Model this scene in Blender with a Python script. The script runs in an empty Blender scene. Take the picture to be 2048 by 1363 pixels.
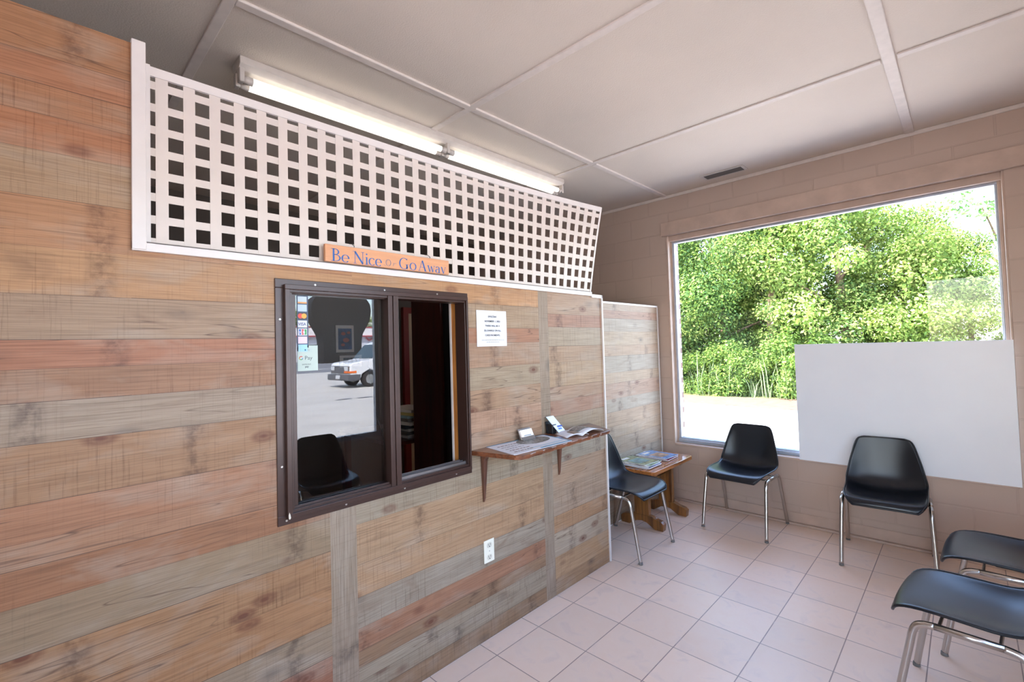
import bpy, bmesh, math, random
import numpy as np
from mathutils import Vector, Matrix
PI = math.pi
C = bpy.context.scene.collection
sc = bpy.context.scene

# ------------------------------------------------------------------ camera
yaw, pitch, roll = 0.7609, 0.0308, -0.0296
cy, sy, cp, sp = math.cos(yaw), math.sin(yaw), math.cos(pitch), math.sin(pitch)
fwd = Vector((-sy*cp, cy*cp, sp)); rgt = Vector((cy, sy, 0)); upv = rgt.cross(fwd)
r2 = rgt*math.cos(roll) + upv*math.sin(roll); u2 = upv*math.cos(roll) - rgt*math.sin(roll)
cam = bpy.data.cameras.new('camera'); camo = bpy.data.objects.new('camera', cam); C.objects.link(camo)
M = Matrix(((r2.x, u2.x, -fwd.x, 1.8376), (r2.y, u2.y, -fwd.y, -1.5619), (r2.z, u2.z, -fwd.z, 1.4922), (0, 0, 0, 1)))
camo.matrix_world = M
cam.sensor_width = 36.0; cam.lens = 932.57/2048*36.0
cam.shift_x = -18.43/2048; cam.shift_y = -17.05/2048
cam.clip_start = .02; cam.clip_end = 600
sc.camera = camo

# ------------------------------------------------------------------ view, world, sun
sc.view_settings.view_transform = 'Standard'; sc.view_settings.look = 'None'
sc.view_settings.gamma = 1.0; sc.view_settings.use_curve_mapping = False
sc.view_settings.exposure = 3.16
try:
    sc.cycles.max_bounces = 9; sc.cycles.diffuse_bounces = 6; sc.cycles.glossy_bounces = 4
    sc.cycles.transparent_max_bounces = 12; sc.cycles.transmission_bounces = 4
    sc.cycles.use_denoising = True; sc.cycles.use_adaptive_sampling = True; sc.cycles.adaptive_threshold = .02
    sc.cycles.sample_clamp_indirect = 6.0; sc.cycles.caustics_reflective = False; sc.cycles.caustics_refractive = False
except Exception: pass
w = bpy.data.worlds.new('sky'); sc.world = w; w.use_nodes = True
nt = w.node_tree; nt.nodes.clear()
sky = nt.nodes.new('ShaderNodeTexSky'); bg = nt.nodes.new('ShaderNodeBackground'); wo = nt.nodes.new('ShaderNodeOutputWorld')
sky.sky_type = 'NISHITA'; sky.sun_disc = False; sky.sun_elevation = math.radians(52); sky.sun_rotation = math.radians(215)
sky.air_density = 1.0; sky.dust_density = 2.0; sky.ozone_density = 1.0
bg.inputs['Strength'].default_value = .26
nt.links.new(sky.outputs[0], bg.inputs[0]); nt.links.new(bg.outputs[0], wo.inputs[0])
sun = bpy.data.lights.new('sun', 'SUN'); sun.energy = 3.4; sun.angle = math.radians(.6); sun.color = (1, .965, .92)
suno = bpy.data.objects.new('sun', sun); C.objects.link(suno); suno.location = (-20, -20, 30)
suno.rotation_euler = Vector((.72, .5, -1.12)).to_track_quat('-Z', 'Y').to_euler()
for nm, loc, sz, d in (('portal_right', (2.72, -.36, 1.52), (2.7, 1.85), (-1, 0, 0)), ('portal_front', (1.985, -3.26, 1.37), (1.25, 2.1), (0, 1, 0)), ('portal_back', (.92, 2.84, 1.5), (2.2, 1.95), (0, -1, 0))):
    l = bpy.data.lights.new(nm, 'AREA'); l.shape = 'RECTANGLE'; l.size, l.size_y = sz
    l.cycles.is_portal = True
    o = bpy.data.objects.new(nm, l); C.objects.link(o); o.location = loc
    o.rotation_euler = Vector(d).to_track_quat('-Z', 'Y').to_euler()

# ------------------------------------------------------------------ materials
def s2l(c):
    return tuple((v/12.92 if v <= .04045 else ((v+.055)/1.055)**2.4) for v in (x/255 for x in c))
def nodes(name):
    m = bpy.data.materials.new(name); m.use_nodes = True
    t = m.node_tree; b = t.nodes['Principled BSDF']
    return m, t, b
def mat(name, rgb, rough=.5, metal=0, noise=0, nscale=20, bump=0, bscale=80, coat=0, emit=0, spec=.5, stretch=(1, 1, 1)):
    m, t, b = nodes(name); c = s2l(rgb)
    b.inputs['Base Color'].default_value = (*c, 1); b.inputs['Roughness'].default_value = rough
    b.inputs['Metallic'].default_value = metal; b.inputs['Coat Weight'].default_value = coat
    b.inputs['Specular IOR Level'].default_value = spec
    if emit:
        b.inputs['Emission Color'].default_value = (*c, 1); b.inputs['Emission Strength'].default_value = emit
    tc = t.nodes.new('ShaderNodeTexCoord'); mp = t.nodes.new('ShaderNodeMapping'); mp.inputs['Scale'].default_value = stretch
    t.links.new(tc.outputs['Object'], mp.inputs[0])
    n = t.nodes.new('ShaderNodeTexNoise'); n.inputs['Scale'].default_value = nscale; n.inputs['Detail'].default_value = 4
    t.links.new(mp.outputs[0], n.inputs['Vector'])
    r = t.nodes.new('ShaderNodeValToRGB'); k = noise or .03
    r.color_ramp.elements[0].position = .3; r.color_ramp.elements[1].position = .7
    r.color_ramp.elements[0].color = (*[v*(1-k) for v in c], 1); r.color_ramp.elements[1].color = (*[min(1, v*(1+k)) for v in c], 1)
    t.links.new(n.outputs['Fac'], r.inputs[0]); t.links.new(r.outputs[0], b.inputs['Base Color'])
    if bump:
        n2 = t.nodes.new('ShaderNodeTexNoise'); n2.inputs['Scale'].default_value = bscale; n2.inputs['Detail'].default_value = 3
        t.links.new(mp.outputs[0], n2.inputs['Vector'])
        bp = t.nodes.new('ShaderNodeBump'); bp.inputs['Strength'].default_value = bump; bp.inputs['Distance'].default_value = .004
        t.links.new(n2.outputs['Fac'], bp.inputs['Height']); t.links.new(bp.outputs[0], b.inputs['Normal'])
    return m
def math_(t, op, a, b=None, c=None):
    n = t.nodes.new('ShaderNodeMath'); n.operation = op
    for i, v in enumerate((a, b, c)):
        if v is None: continue
        if isinstance(v, (int, float)): n.inputs[i].default_value = v
        else: t.links.new(v, n.inputs[i])
    return n.outputs[0]
def mixc(t, f, a, b, mode='MIX'):
    n = t.nodes.new('ShaderNodeMix'); n.data_type = 'RGBA'; n.blend_type = mode
    for i, v in ((0, f), (6, a), (7, b)):
        if isinstance(v, (int, float)): n.inputs[i].default_value = v
        elif isinstance(v, tuple): n.inputs[i].default_value = (*v[:3], 1)
        else: t.links.new(v, n.inputs[i])
    return n.outputs[2]
def ramp(t, v, stops):
    r = t.nodes.new('ShaderNodeValToRGB'); e = r.color_ramp.elements
    e[0].position, e[0].color = stops[0][0], (*stops[0][1], 1) if isinstance(stops[0][1], tuple) else (stops[0][1],)*3+(1,)
    e[1].position, e[1].color = stops[-1][0], (*stops[-1][1], 1) if isinstance(stops[-1][1], tuple) else (stops[-1][1],)*3+(1,)
    for p, c in stops[1:-1]:
        x = e.new(p); x.color = (*c, 1) if isinstance(c, tuple) else (c, c, c, 1)
    t.links.new(v, r.inputs[0]); return r.outputs[0]
def noise_(t, vec, scale, detail=3, rough=.5, dist=0):
    n = t.nodes.new('ShaderNodeTexNoise'); n.inputs['Scale'].default_value = scale; n.inputs['Detail'].default_value = detail
    n.inputs['Roughness'].default_value = rough; n.inputs['Distortion'].default_value = dist
    t.links.new(vec, n.inputs['Vector']); return n.outputs['Fac']
def comb(t, x, y, z):
    n = t.nodes.new('ShaderNodeCombineXYZ')
    for i, v in enumerate((x, y, z)):
        if isinstance(v, (int, float)): n.inputs[i].default_value = v
        else: t.links.new(v, n.inputs[i])
    return n.outputs[0]

def plank_material():
    m, t, b = nodes('printed_reclaimed_planks')
    at = t.nodes.new('ShaderNodeAttribute'); at.attribute_name = 'Col'
    tc = t.nodes.new('ShaderNodeTexCoord'); sx = t.nodes.new('ShaderNodeSeparateXYZ'); t.links.new(tc.outputs['Object'], sx.inputs[0])
    a2 = t.nodes.new('ShaderNodeAttribute'); a2.attribute_name = 'Dir'
    s2 = t.nodes.new('ShaderNodeSeparateXYZ'); t.links.new(a2.outputs['Vector'], s2.inputs[0])
    Y, Z = sx.outputs[1], sx.outputs[2]; seed = s2.outputs[0]; vert = s2.outputs[1]
    # along / across the grain
    al = math_(t, 'ADD', math_(t, 'MULTIPLY', Y, math_(t, 'SUBTRACT', 1, vert)), math_(t, 'MULTIPLY', Z, vert))
    ac = math_(t, 'ADD', math_(t, 'MULTIPLY', Z, math_(t, 'SUBTRACT', 1, vert)), math_(t, 'MULTIPLY', Y, vert))
    W = math_(t, 'MULTIPLY', seed, 37.0)
    g1 = noise_(t, comb(t, math_(t, 'MULTIPLY', al, 5), math_(t, 'MULTIPLY', ac, 210), W), 1, 5, .6, .35)      # fine grain
    g2 = noise_(t, comb(t, math_(t, 'MULTIPLY', al, 1.5), math_(t, 'MULTIPLY', ac, 18), W), 1, 4, .6, .8)     # broad grain
    g3 = noise_(t, comb(t, math_(t, 'MULTIPLY', al, 3.2), math_(t, 'MULTIPLY', ac, 7), W), 1, 4, .6, .6)      # weathered patches
    g4 = noise_(t, comb(t, math_(t, 'MULTIPLY', al, 170), math_(t, 'MULTIPLY', ac, 4), W), 1, 3, .7)          # saw marks
    g5 = noise_(t, comb(t, math_(t, 'MULTIPLY', al, 1.1), math_(t, 'MULTIPLY', ac, 1.1), W), 1, 2)
    col = at.outputs['Color']
    col = mixc(t, ramp(t, g2, [(.35, .0), (.8, .35)]), col, mixc(t, 1.0, col, (.70, .62, .56), 'MULTIPLY'))
    col = mixc(t, ramp(t, g2, [(.22, .5), (.45, 0.)]), col, mixc(t, 1.0, col, (1.2, 1.2, 1.2), 'MULTIPLY'))
    col = mixc(t, ramp(t, g3, [(.50, 0.), (.70, .5)]), col, s2l((166, 150, 134)))
    col = mixc(t, ramp(t, g3, [(.22, .6), (.40, 0.)]), col, s2l((112, 80, 60)))
    col = mixc(t, ramp(t, g1, [(.42, 0.), (.68, .55)]), col, mixc(t, 1.0, col, (.48, .42, .38), 'MULTIPLY'))
    sm = math_(t, 'MULTIPLY', ramp(t, g4, [(.55, 0.), (.67, .62)]), ramp(t, g5, [(.38, .05), (.62, 1.)]))
    col = mixc(t, sm, col, mixc(t, 1.0, col, (.52, .47, .44), 'MULTIPLY'))
    # knots
    vo = t.nodes.new('ShaderNodeTexVoronoi'); vo.inputs['Scale'].default_value = 1; vo.inputs['Randomness'].default_value = 1
    t.links.new(comb(t, math_(t, 'MULTIPLY', al, 3.3), math_(t, 'MULTIPLY', ac, 6.5), W), vo.inputs['Vector'])
    kn = ramp(t, vo.outputs['Distance'], [(.04, .85), (.07, .42), (.10, .55), (.17, 0.)])
    col = mixc(t, kn, col, s2l((96, 52, 38)))
    # dark nail stains
    v2 = t.nodes.new('ShaderNodeTexVoronoi'); v2.inputs['Scale'].default_value = 1
    t.links.new(comb(t, math_(t, 'MULTIPLY', al, 5.2), math_(t, 'MULTIPLY', ac, 9), math_(t, 'ADD', W, 9.3)), v2.inputs['Vector'])
    st = math_(t, 'MULTIPLY', ramp(t, v2.outputs['Distance'], [(.02, .9), (.05, .55), (.30, 0.)]), ramp(t, noise_(t, comb(t, math_(t, 'MULTIPLY', al, 1.7), math_(t, 'MULTIPLY', ac, 3), W), 1, 2), [(.52, 0.), (.6, 1.)]))
    col = mixc(t, st, col, s2l((72, 62, 60)))
    # columns of nail holes and rust bleed where the old boards crossed their battens
    v3 = t.nodes.new('ShaderNodeTexVoronoi'); v3.inputs['Scale'].default_value = 1; v3.voronoi_dimensions = '2D'
    t.links.new(comb(t, math_(t, 'MULTIPLY', al, 1.7), W, 0), v3.inputs['Vector'])
    bn = math_(t, 'MULTIPLY', ramp(t, math_(t, 'ABSOLUTE', math_(t, 'SUBTRACT', math_(t, 'FRACT', math_(t, 'ADD', math_(t, 'MULTIPLY', al, .93), math_(t, 'MULTIPLY', seed, .37))), .5)), [(.0, .8), (.022, .55), (.040, 0.)]),
               ramp(t, noise_(t, comb(t, math_(t, 'MULTIPLY', al, 26), math_(t, 'MULTIPLY', ac, 24), W), 1, 4, .65), [(.40, .12), (.62, .95)]))
    col = mixc(t, bn, col, mixc(t, 1.0, col, (.40, .36, .37), 'MULTIPLY'))
    # thin long cracks
    g6 = noise_(t, comb(t, math_(t, 'MULTIPLY', al, .9), math_(t, 'MULTIPLY', ac, 16), math_(t, 'ADD', W, 4)), 1, 2, .5, .3)
    ck = math_(t, 'MULTIPLY', ramp(t, g6, [(.494, 0.), (.4985, .75), (.5015, .75), (.506, 0.)]), ramp(t, g5, [(.42, 1.), (.52, 0.)]))
    col = mixc(t, ck, col, s2l((90, 66, 52)))
    # gap flag (dark printed joint)
    col = mixc(t, s2.outputs[2], col, s2l((70, 52, 44)))
    t.links.new(col, b.inputs['Base Color']); b.inputs['Roughness'].default_value = .48; b.inputs['Specular IOR Level'].default_value = .3
    bp = t.nodes.new('ShaderNodeBump'); bp.inputs['Strength'].default_value = .12; bp.inputs['Distance'].default_value = .002
    t.links.new(g1, bp.inputs['Height']); t.links.new(bp.outputs[0], b.inputs['Normal'])
    return m
PLANK = plank_material()

def block_material(name, rgb, bw=.406, bh=.2, axis='x', mort=.007, z0=0.149, x0=0, cvar=.03, mc=.95, bs=.4):
    m, t, b = nodes(name); c = s2l(rgb)
    tc = t.nodes.new('ShaderNodeTexCoord'); s = t.nodes.new('ShaderNodeSeparateXYZ'); t.links.new(tc.outputs['Object'], s.inputs[0])
    U = s.outputs[0 if axis == 'x' else 1]
    vec = comb(t, math_(t, 'ADD', U, x0), math_(t, 'SUBTRACT', s.outputs[2], z0), 0)
    br = t.nodes.new('ShaderNodeTexBrick'); br.offset = .5; br.squash = 1
    br.inputs['Scale'].default_value = 1; br.inputs['Brick Width'].default_value = bw; br.inputs['Row Height'].default_value = bh
    br.inputs['Mortar Size'].default_value = mort; br.inputs['Mortar Smooth'].default_value = .35; br.inputs['Bias'].default_value = 0
    br.inputs['Color1'].default_value = (*[v*(1-cvar) for v in c], 1); br.inputs['Color2'].default_value = (*[v*(1+cvar) for v in c], 1)
    br.inputs['Mortar'].default_value = (*[v*mc for v in c], 1) if isinstance(mc, float) else (*s2l(mc), 1)
    t.links.new(vec, br.inputs['Vector'])
    n = noise_(t, tc.outputs['Object'], 3, 4); n2 = noise_(t, tc.outputs['Object'], 120, 3)
    col = mixc(t, ramp(t, n, [(.4, 0.), (.75, .22)]), br.outputs['Color'], mixc(t, 1., br.outputs['Color'], (.75, .72, .70), 'MULTIPLY'))
    t.links.new(col, b.inputs['Base Color']); b.inputs['Roughness'].default_value = .42
    h = math_(t, 'ADD', math_(t, 'MULTIPLY', br.outputs['Fac'], -1.0), math_(t, 'MULTIPLY', n2, .12))
    bp = t.nodes.new('ShaderNodeBump'); bp.inputs['Strength'].default_value = bs; bp.inputs['Distance'].default_value = .005
    t.links.new(h, bp.inputs['Height']); t.links.new(bp.outputs[0], b.inputs['Normal'])
    return m
BLOCK = block_material('painted_block', (192, 170, 155))
BLOCKY = block_material('painted_block_side', (192, 170, 155), axis='y')
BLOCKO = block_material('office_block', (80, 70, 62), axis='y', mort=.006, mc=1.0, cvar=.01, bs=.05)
BRICK = block_material('red_brick', (84, 42, 40), bw=.21, bh=.072, mort=.007, mc=(112, 100, 96), cvar=.2)
BRICKY = block_material('red_brick_reveal', (112, 62, 56), bw=.21, bh=.072, axis='y', mort=.012, mc=(200, 190, 185), cvar=.2)

def tile_material():
    m, t, b = nodes('floor_tile')
    tc = t.nodes.new('ShaderNodeTexCoord'); s = t.nodes.new('ShaderNodeSeparateXYZ'); t.links.new(tc.outputs['Object'], s.inputs[0])
    vec = comb(t, math_(t, 'ADD', s.outputs[0], -.125+30.5), math_(t, 'ADD', s.outputs[1], 30.5), 0)
    br = t.nodes.new('ShaderNodeTexBrick'); br.offset = 0; br.squash = 1
    for k, v in (('Scale', 1), ('Brick Width', .305), ('Row Height', .305), ('Mortar Size', .0026), ('Mortar Smooth', .25), ('Bias', 0)): br.inputs[k].default_value = v
    c = s2l((238, 215, 198)); br.inputs['Color1'].default_value = (*[v*.95 for v in c], 1); br.inputs['Color2'].default_value = (*[v*1.05 for v in c], 1)
    br.inputs['Mortar'].default_value = (*s2l((162, 140, 132)), 1)
    t.links.new(vec, br.inputs['Vector'])
    n = noise_(t, tc.outputs['Object'], 9, 5, .6, .8); n2 = noise_(t, tc.outputs['Object'], 1.3, 3)
    col = mixc(t, ramp(t, n, [(.35, 0.), (.75, .5)]), br.outputs['Color'], mixc(t, 1., br.outputs['Color'], s2l((250, 242, 234)), 'MULTIPLY'))
    col = mixc(t, ramp(t, n, [(.25, .7), (.46, 0.)]), col, s2l((218, 196, 184)))
    t.links.new(col, b.inputs['Base Color'])
    t.links.new(ramp(t, n2, [(.3, .30), (.7, .42)]), b.inputs['Roughness'])
    h = math_(t, 'ADD', math_(t, 'MULTIPLY', br.outputs['Fac'], -1.0), math_(t, 'MULTIPLY', n, .06))
    bp = t.nodes.new('ShaderNodeBump'); bp.inputs['Strength'].default_value = .5; bp.inputs['Distance'].default_value = .002
    t.links.new(h, bp.inputs['Height']); t.links.new(bp.outputs[0], b.inputs['Normal'])
    return m
TILE = tile_material()

def glass_material(name, k=1.9, tint=(1, 1, 1)):
    m = bpy.data.materials.new(name); m.use_nodes = True; t = m.node_tree; t.nodes.clear()
    o = t.nodes.new('ShaderNodeOutputMaterial'); mx = t.nodes.new('ShaderNodeMixShader')
    tr = t.nodes.new('ShaderNodeBsdfTransparent'); gl = t.nodes.new('ShaderNodeBsdfGlossy'); fr = t.nodes.new('ShaderNodeFresnel')
    tr.inputs[0].default_value = (*tint, 1); gl.inputs['Roughness'].default_value = 0.0; gl.inputs['Color'].default_value = (1, 1, 1, 1)
    fr.inputs['IOR'].default_value = 1.5
    # a pane is one sheet here: its two faces reflect together
    g = t.nodes.new('ShaderNodeNewGeometry')
    f = math_(t, 'MINIMUM', math_(t, 'MULTIPLY', fr.outputs[0], k), 1.0)
    t.links.new(f, mx.inputs[0]); t.links.new(tr.outputs[0], mx.inputs[1]); t.links.new(gl.outputs[0], mx.inputs[2]); t.links.new(mx.outputs[0], o.inputs[0])
    return m
GLASS = glass_material('window_glass', .6)
PANE = glass_material('service_glass', 1.9, (.82, .82, .8))

def wood(name, rgb, dark, along='y', scale=1.0, rough=.3, coat=.3):
    m, t, b = nodes(name)
    tc = t.nodes.new('ShaderNodeTexCoord'); mp = t.nodes.new('ShaderNodeMapping'); t.links.new(tc.outputs['Object'], mp.inputs[0])
    k = {'x': (3, 38, 38), 'y': (38, 3, 38), 'z': (38, 38, 3)}[along]; mp.inputs['Scale'].default_value = tuple(v*scale for v in k)
    n = noise_(t, mp.outputs[0], 1, 5, .6, .7)
    col = ramp(t, n, [(.28, s2l(dark)), (.55, s2l(rgb)), (.8, tuple(min(1, v*1.2) for v in s2l(rgb)))])
    t.links.new(col, b.inputs['Base Color']); b.inputs['Roughness'].default_value = rough; b.inputs['Coat Weight'].default_value = coat
    return m
def leaf_material(name):
    m = bpy.data.materials.new(name); m.use_nodes = True; t = m.node_tree; t.nodes.clear()
    o = t.nodes.new('ShaderNodeOutputMaterial'); mx = t.nodes.new('ShaderNodeMixShader'); at = t.nodes.new('ShaderNodeAttribute'); at.attribute_name = 'Col'
    d = t.nodes.new('ShaderNodeBsdfDiffuse'); tr = t.nodes.new('ShaderNodeBsdfTranslucent'); mx.inputs[0].default_value = .38
    t.links.new(at.outputs['Color'], d.inputs[0]); t.links.new(mixc(t, 1., at.outputs['Color'], (1.25, 1.35, .75), 'MULTIPLY'), tr.inputs[0])
    t.links.new(d.outputs[0], mx.inputs[1]); t.links.new(tr.outputs[0], mx.inputs[2]); t.links.new(mx.outputs[0], o.inputs[0])
    return m
LEAF = leaf_material('leaves')
CEIL = mat('ceiling_board', (212, 199, 187), .75, noise=.05, nscale=1.2, bump=.5, bscale=140)
BATTEN = mat('ceiling_batten', (214, 202, 194), .6, noise=.05)
TANP = mat('tan_paint', (192, 168, 152), .38, noise=.1, nscale=9, bump=.25, bscale=40)
WHITEV = mat('white_vinyl', (216, 208, 204), .35, noise=.02)
LATT = mat('lattice_vinyl', (208, 196, 188), .4, noise=.02)
DRYW = mat('drywall_edge', (222, 212, 206), .7)
OFFW = mat('office_paint', (150, 128, 112), .8)
BROWN = mat('brown_aluminium', (66, 46, 40), .30, metal=.15, noise=.06, nscale=30)
BROWN2 = mat('glint_brown_track', (138, 128, 126), .3, metal=.5, noise=.25, nscale=60, stretch=(1, .1, 1))  # paler than the frame: highlights along the track put into the colour
CHROME = mat('chrome', (196, 193, 190), .24, metal=1, noise=.03)
SCREW = mat('screw_head', (190, 185, 180), .3, metal=.9)
PLASTIC = mat('black_plastic', (16, 20, 28), .28, noise=.08, nscale=300, bump=.05, bscale=900, spec=.42)
RUBBER = mat('glide_rubber', (120, 118, 116), .6)
PINE = wood('pine_stud', (196, 130, 62), (140, 80, 32), 'z', .7, .5, 0)
MAHOG = wood('dark_mahogany', (66, 24, 18), (44, 14, 12), 'z', .6, .35, .1)
BLACKP = mat('black_panel', (24, 24, 28), .4)
TABLEW = wood('varnished_oak', (176, 108, 56), (112, 58, 26), 'y', .9, .2, .6)
TABLED = wood('dark_oak_leg', (140, 90, 42), (70, 38, 20), 'z', .8, .35, .3)
SHELFW = wood('stained_shelf', (128, 76, 48), (78, 42, 28), 'y', .9, .3, .4)
BRKT = wood('walnut_peg', (104, 66, 50), (74, 44, 34), 'z', .7, .4, .1)
SIGNW = wood('sign_board', (210, 152, 112), (192, 134, 96), 'y', .5, .55, 0)
BLUEP = mat('blue_lettering', (44, 92, 160), .6)
PAPER = mat('paper', (222, 222, 228), .6)
INK = mat('ink', (70, 70, 74), .7)
INKL = mat('pale_ink', (150, 152, 158), .7)
CREAM = mat('outlet_plastic', (236, 228, 210), .35)
CREAM2 = mat('outlet_face', (214, 205, 188), .35)
DARK = mat('slot_black', (25, 22, 22), .6)
BOARD = mat('white_board', (240, 245, 254), .35, noise=.02, nscale=3)
ALU = mat('aluminium_frame', (176, 182, 194), .35, metal=.25, noise=.08, nscale=30)
FIXT = mat('fixture_enamel', (196, 186, 178), .4, noise=.05)
TUBE = mat('fluorescent_tube', (255, 250, 240), .3, emit=.22)
WIRE = mat('black_wire', (24, 22, 22), .5)
REDP = mat('red_brown_casing', (128, 40, 34), .5)
BEIGE = mat('beige_door', (190, 168, 140), .5)
CONC = mat('concrete_lot', (190, 187, 182), .85, noise=.08, nscale=.9, bump=.3, bscale=30)
ROAD = mat('asphalt', (118, 120, 126), .9, noise=.1, nscale=.6)
LITTER = mat('leaf_litter', (86, 63, 51), .9, noise=.3, nscale=6)
DIRT = mat('weedy_ground', (104, 108, 62), .9, noise=.4, nscale=2)
BARK = mat('bark', (112, 92, 74), .9, noise=.3, nscale=8, bump=.5, bscale=20)
VAN = mat('van_paint', (226, 228, 232), .25, coat=.5)
VANG = mat('van_grey_trim', (86, 88, 94), .5)
VGLS = mat('van_glass', (58, 74, 80), .08)
ORANGE = mat('orange_lens', (236, 110, 30), .3)
HEADL = mat('headlamp', (200, 204, 208), .15)
TIRE = mat('tire', (34, 34, 36), .8)
WHEELM = mat('wheel_silver', (176, 178, 182), .3, metal=.7)
PYL = mat('dark_pylon', (24, 22, 21), .7)
SHOPW = mat('shop_wall', (198, 200, 212), .7)
SHOPF = mat('shop_fascia', (232, 226, 228), .6)
SHOPR = mat('shop_red', (168, 62, 74), .6)
ROOFM = mat('roof_felt', (110, 106, 102), .9)

# ------------------------------------------------------------------ mesh helpers
class MB:
    def __init__(s): s.v = []; s.f = []; s.sm = []
    def quad(s, pts, sm=False):
        i = len(s.v); s.v += [tuple(p) for p in pts]; s.f.append(tuple(range(i, i+len(pts)))); s.sm.append(sm); return s
    def box(s, x0, x1, y0, y1, z0, z1):
        x0, x1 = min(x0, x1), max(x0, x1); y0, y1 = min(y0, y1), max(y0, y1); z0, z1 = min(z0, z1), max(z0, z1)
        i = len(s.v); s.v += [(x, y, z) for z in (z0, z1) for y in (y0, y1) for x in (x0, x1)]
        for q in ((0, 2, 3, 1), (4, 5, 7, 6), (0, 1, 5, 4), (2, 6, 7, 3), (0, 4, 6, 2), (1, 3, 7, 5)):
            s.f.append(tuple(i+k for k in q)); s.sm.append(False)
        return s
    def prism(s, poly, ax, a0, a1, sm=False):
        # poly: 2D points in the two other axes (cyclic order), extruded along ax
        n = len(poly); i = len(s.v)
        def P(p, a):
            return {0: (a, p[0], p[1]), 1: (p[0], a, p[1]), 2: (p[0], p[1], a)}[ax]
        s.v += [P(p, a0) for p in poly]+[P(p, a1) for p in poly]
        area = sum(poly[k][0]*poly[(k+1) % n][1]-poly[(k+1) % n][0]*poly[k][1] for k in range(n))
        flip = (area > 0) ^ (ax == 1) ^ (a1 < a0)
        A = list(range(i, i+n)); B = list(range(i+n, i+2*n))
        s.f.append(tuple(A[::-1] if flip else A)); s.f.append(tuple(B if flip else B[::-1])); s.sm += [False, False]
        for k in range(n):
            j = (k+1) % n; q = (A[k], A[j], B[j], B[k]); s.f.append(q if flip else q[::-1]); s.sm.append(sm)
        return s
    def tube(s, pts, r, seg=12, cap=True, sc2=1.0, sm=True):
        pts = [Vector(p) for p in pts]; n = len(pts); i = len(s.v)
        rs = r if isinstance(r, (list, tuple)) else [r]*n
        T = []
        for k in range(n):
            d = (pts[min(k+1, n-1)]-pts[max(k-1, 0)]); T.append(d.normalized())
        ref = Vector((0, 0, 1)) if abs(T[0].z) < .9 else Vector((1, 0, 0))
        N = (ref-T[0]*ref.dot(T[0])).normalized()
        for k in range(n):
            N = (N-T[k]*N.dot(T[k])).normalized(); B = T[k].cross(N)
            for j in range(seg):
                a = 2*PI*j/seg; s.v.append(tuple(pts[k]+N*math.cos(a)*rs[k]+B*math.sin(a)*rs[k]*sc2))
        for k in range(n-1):
            for j in range(seg):
                a, b = i+k*seg+j, i+k*seg+(j+1) % seg
                s.f.append((a, b, b+seg, a+seg)); s.sm.append(sm)
        if cap:
            s.f.append(tuple(i+j for j in range(seg))[::-1]); s.f.append(tuple(i+(n-1)*seg+j for j in range(seg))); s.sm += [False, False]
        return s
    def cyl(s, p0, p1, r, seg=20, sm=True): return s.tube([p0, p1], r, seg, sm=sm)
    def grid(s, P, sm=True):
        n, m = len(P), len(P[0]); i = len(s.v)
        for row in P: s.v += [tuple(p) for p in row]
        for a in range(n-1):
            for b in range(m-1):
                k = i+a*m+b; s.f.append((k, k+1, k+m+1, k+m)); s.sm.append(sm)
        return s
    def build(s, name, m, parent=None, bevel=0, seg=2, subd=0, solid=0, kind=None):
        me = bpy.data.meshes.new(name)
        off = parent_world(parent) if parent else Vector((0, 0, 0))
        me.from_pydata([(v[0]-off.x, v[1]-off.y, v[2]-off.z) for v in s.v], [], s.f); me.update()
        me.polygons.foreach_set('use_smooth', s.sm)
        if m: me.materials.append(m)
        o = bpy.data.objects.new(name, me); C.objects.link(o)
        if parent: o.parent = parent
        if solid:
            q = o.modifiers.new('solid', 'SOLIDIFY'); q.thickness = solid; q.offset = 0
        if bevel:
            q = o.modifiers.new('bevel', 'BEVEL'); q.width = bevel; q.segments = seg; q.limit_method = 'ANGLE'; q.angle_limit = math.radians(40)
        if subd:
            q = o.modifiers.new('sub', 'SUBSURF'); q.levels = subd; q.render_levels = subd
        if kind: o['kind'] = kind
        return o
def parent_world(p):
    v = Vector((0, 0, 0))
    while p: v += p.location; p = p.parent
    return v
def tag(o, label, cat, group=None, kind=None):
    o['label'] = label; o['category'] = cat
    if group: o['group'] = group
    if kind: o['kind'] = kind
    return o
def thing(name, label, cat, loc=(0, 0, 0), group=None):
    o = bpy.data.objects.new(name, None); C.objects.link(o); o.location = loc; o.empty_display_size = .1
    return tag(o, label, cat, group)
def struct(o, label=None):
    o['kind'] = 'structure'
    if label: o['label'] = label
    return o
def copy_tree(o, parent=None):
    c = o.copy(); C.objects.link(c); c.parent = parent
    for ch in list(o.children): copy_tree(ch, c)
    return c
_dg = None
def text_mesh(name, txt, size, m, parent, M4, extrude=0, align='LEFT', xscale=1.0, bold=0):
    cu = bpy.data.curves.new(name, 'FONT'); cu.body = txt; cu.size = size; cu.align_x = align; cu.extrude = extrude; cu.offset = bold
    cu.resolution_u = 3
    to = bpy.data.objects.new(name+'_t', cu); C.objects.link(to)
    dg = bpy.context.evaluated_depsgraph_get(); me = bpy.data.meshes.new_from_object(to.evaluated_get(dg))
    bpy.data.objects.remove(to); bpy.data.curves.remove(cu)
    me.transform(Matrix.Diagonal((xscale, 1, 1, 1))); me.transform(M4)
    off = parent_world(parent) if parent else Vector((0, 0, 0)); me.transform(Matrix.Translation(-off))
    me.materials.clear(); me.materials.append(m)
    o = bpy.data.objects.new(name, me); C.objects.link(o); o.parent = parent
    return o
def wallM(x, y, z):   # text reading along +Y on a plane facing +X
    return Matrix(((0, 0, 1, x), (1, 0, 0, y), (0, 1, 0, z), (0, 0, 0, 1)))

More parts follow.
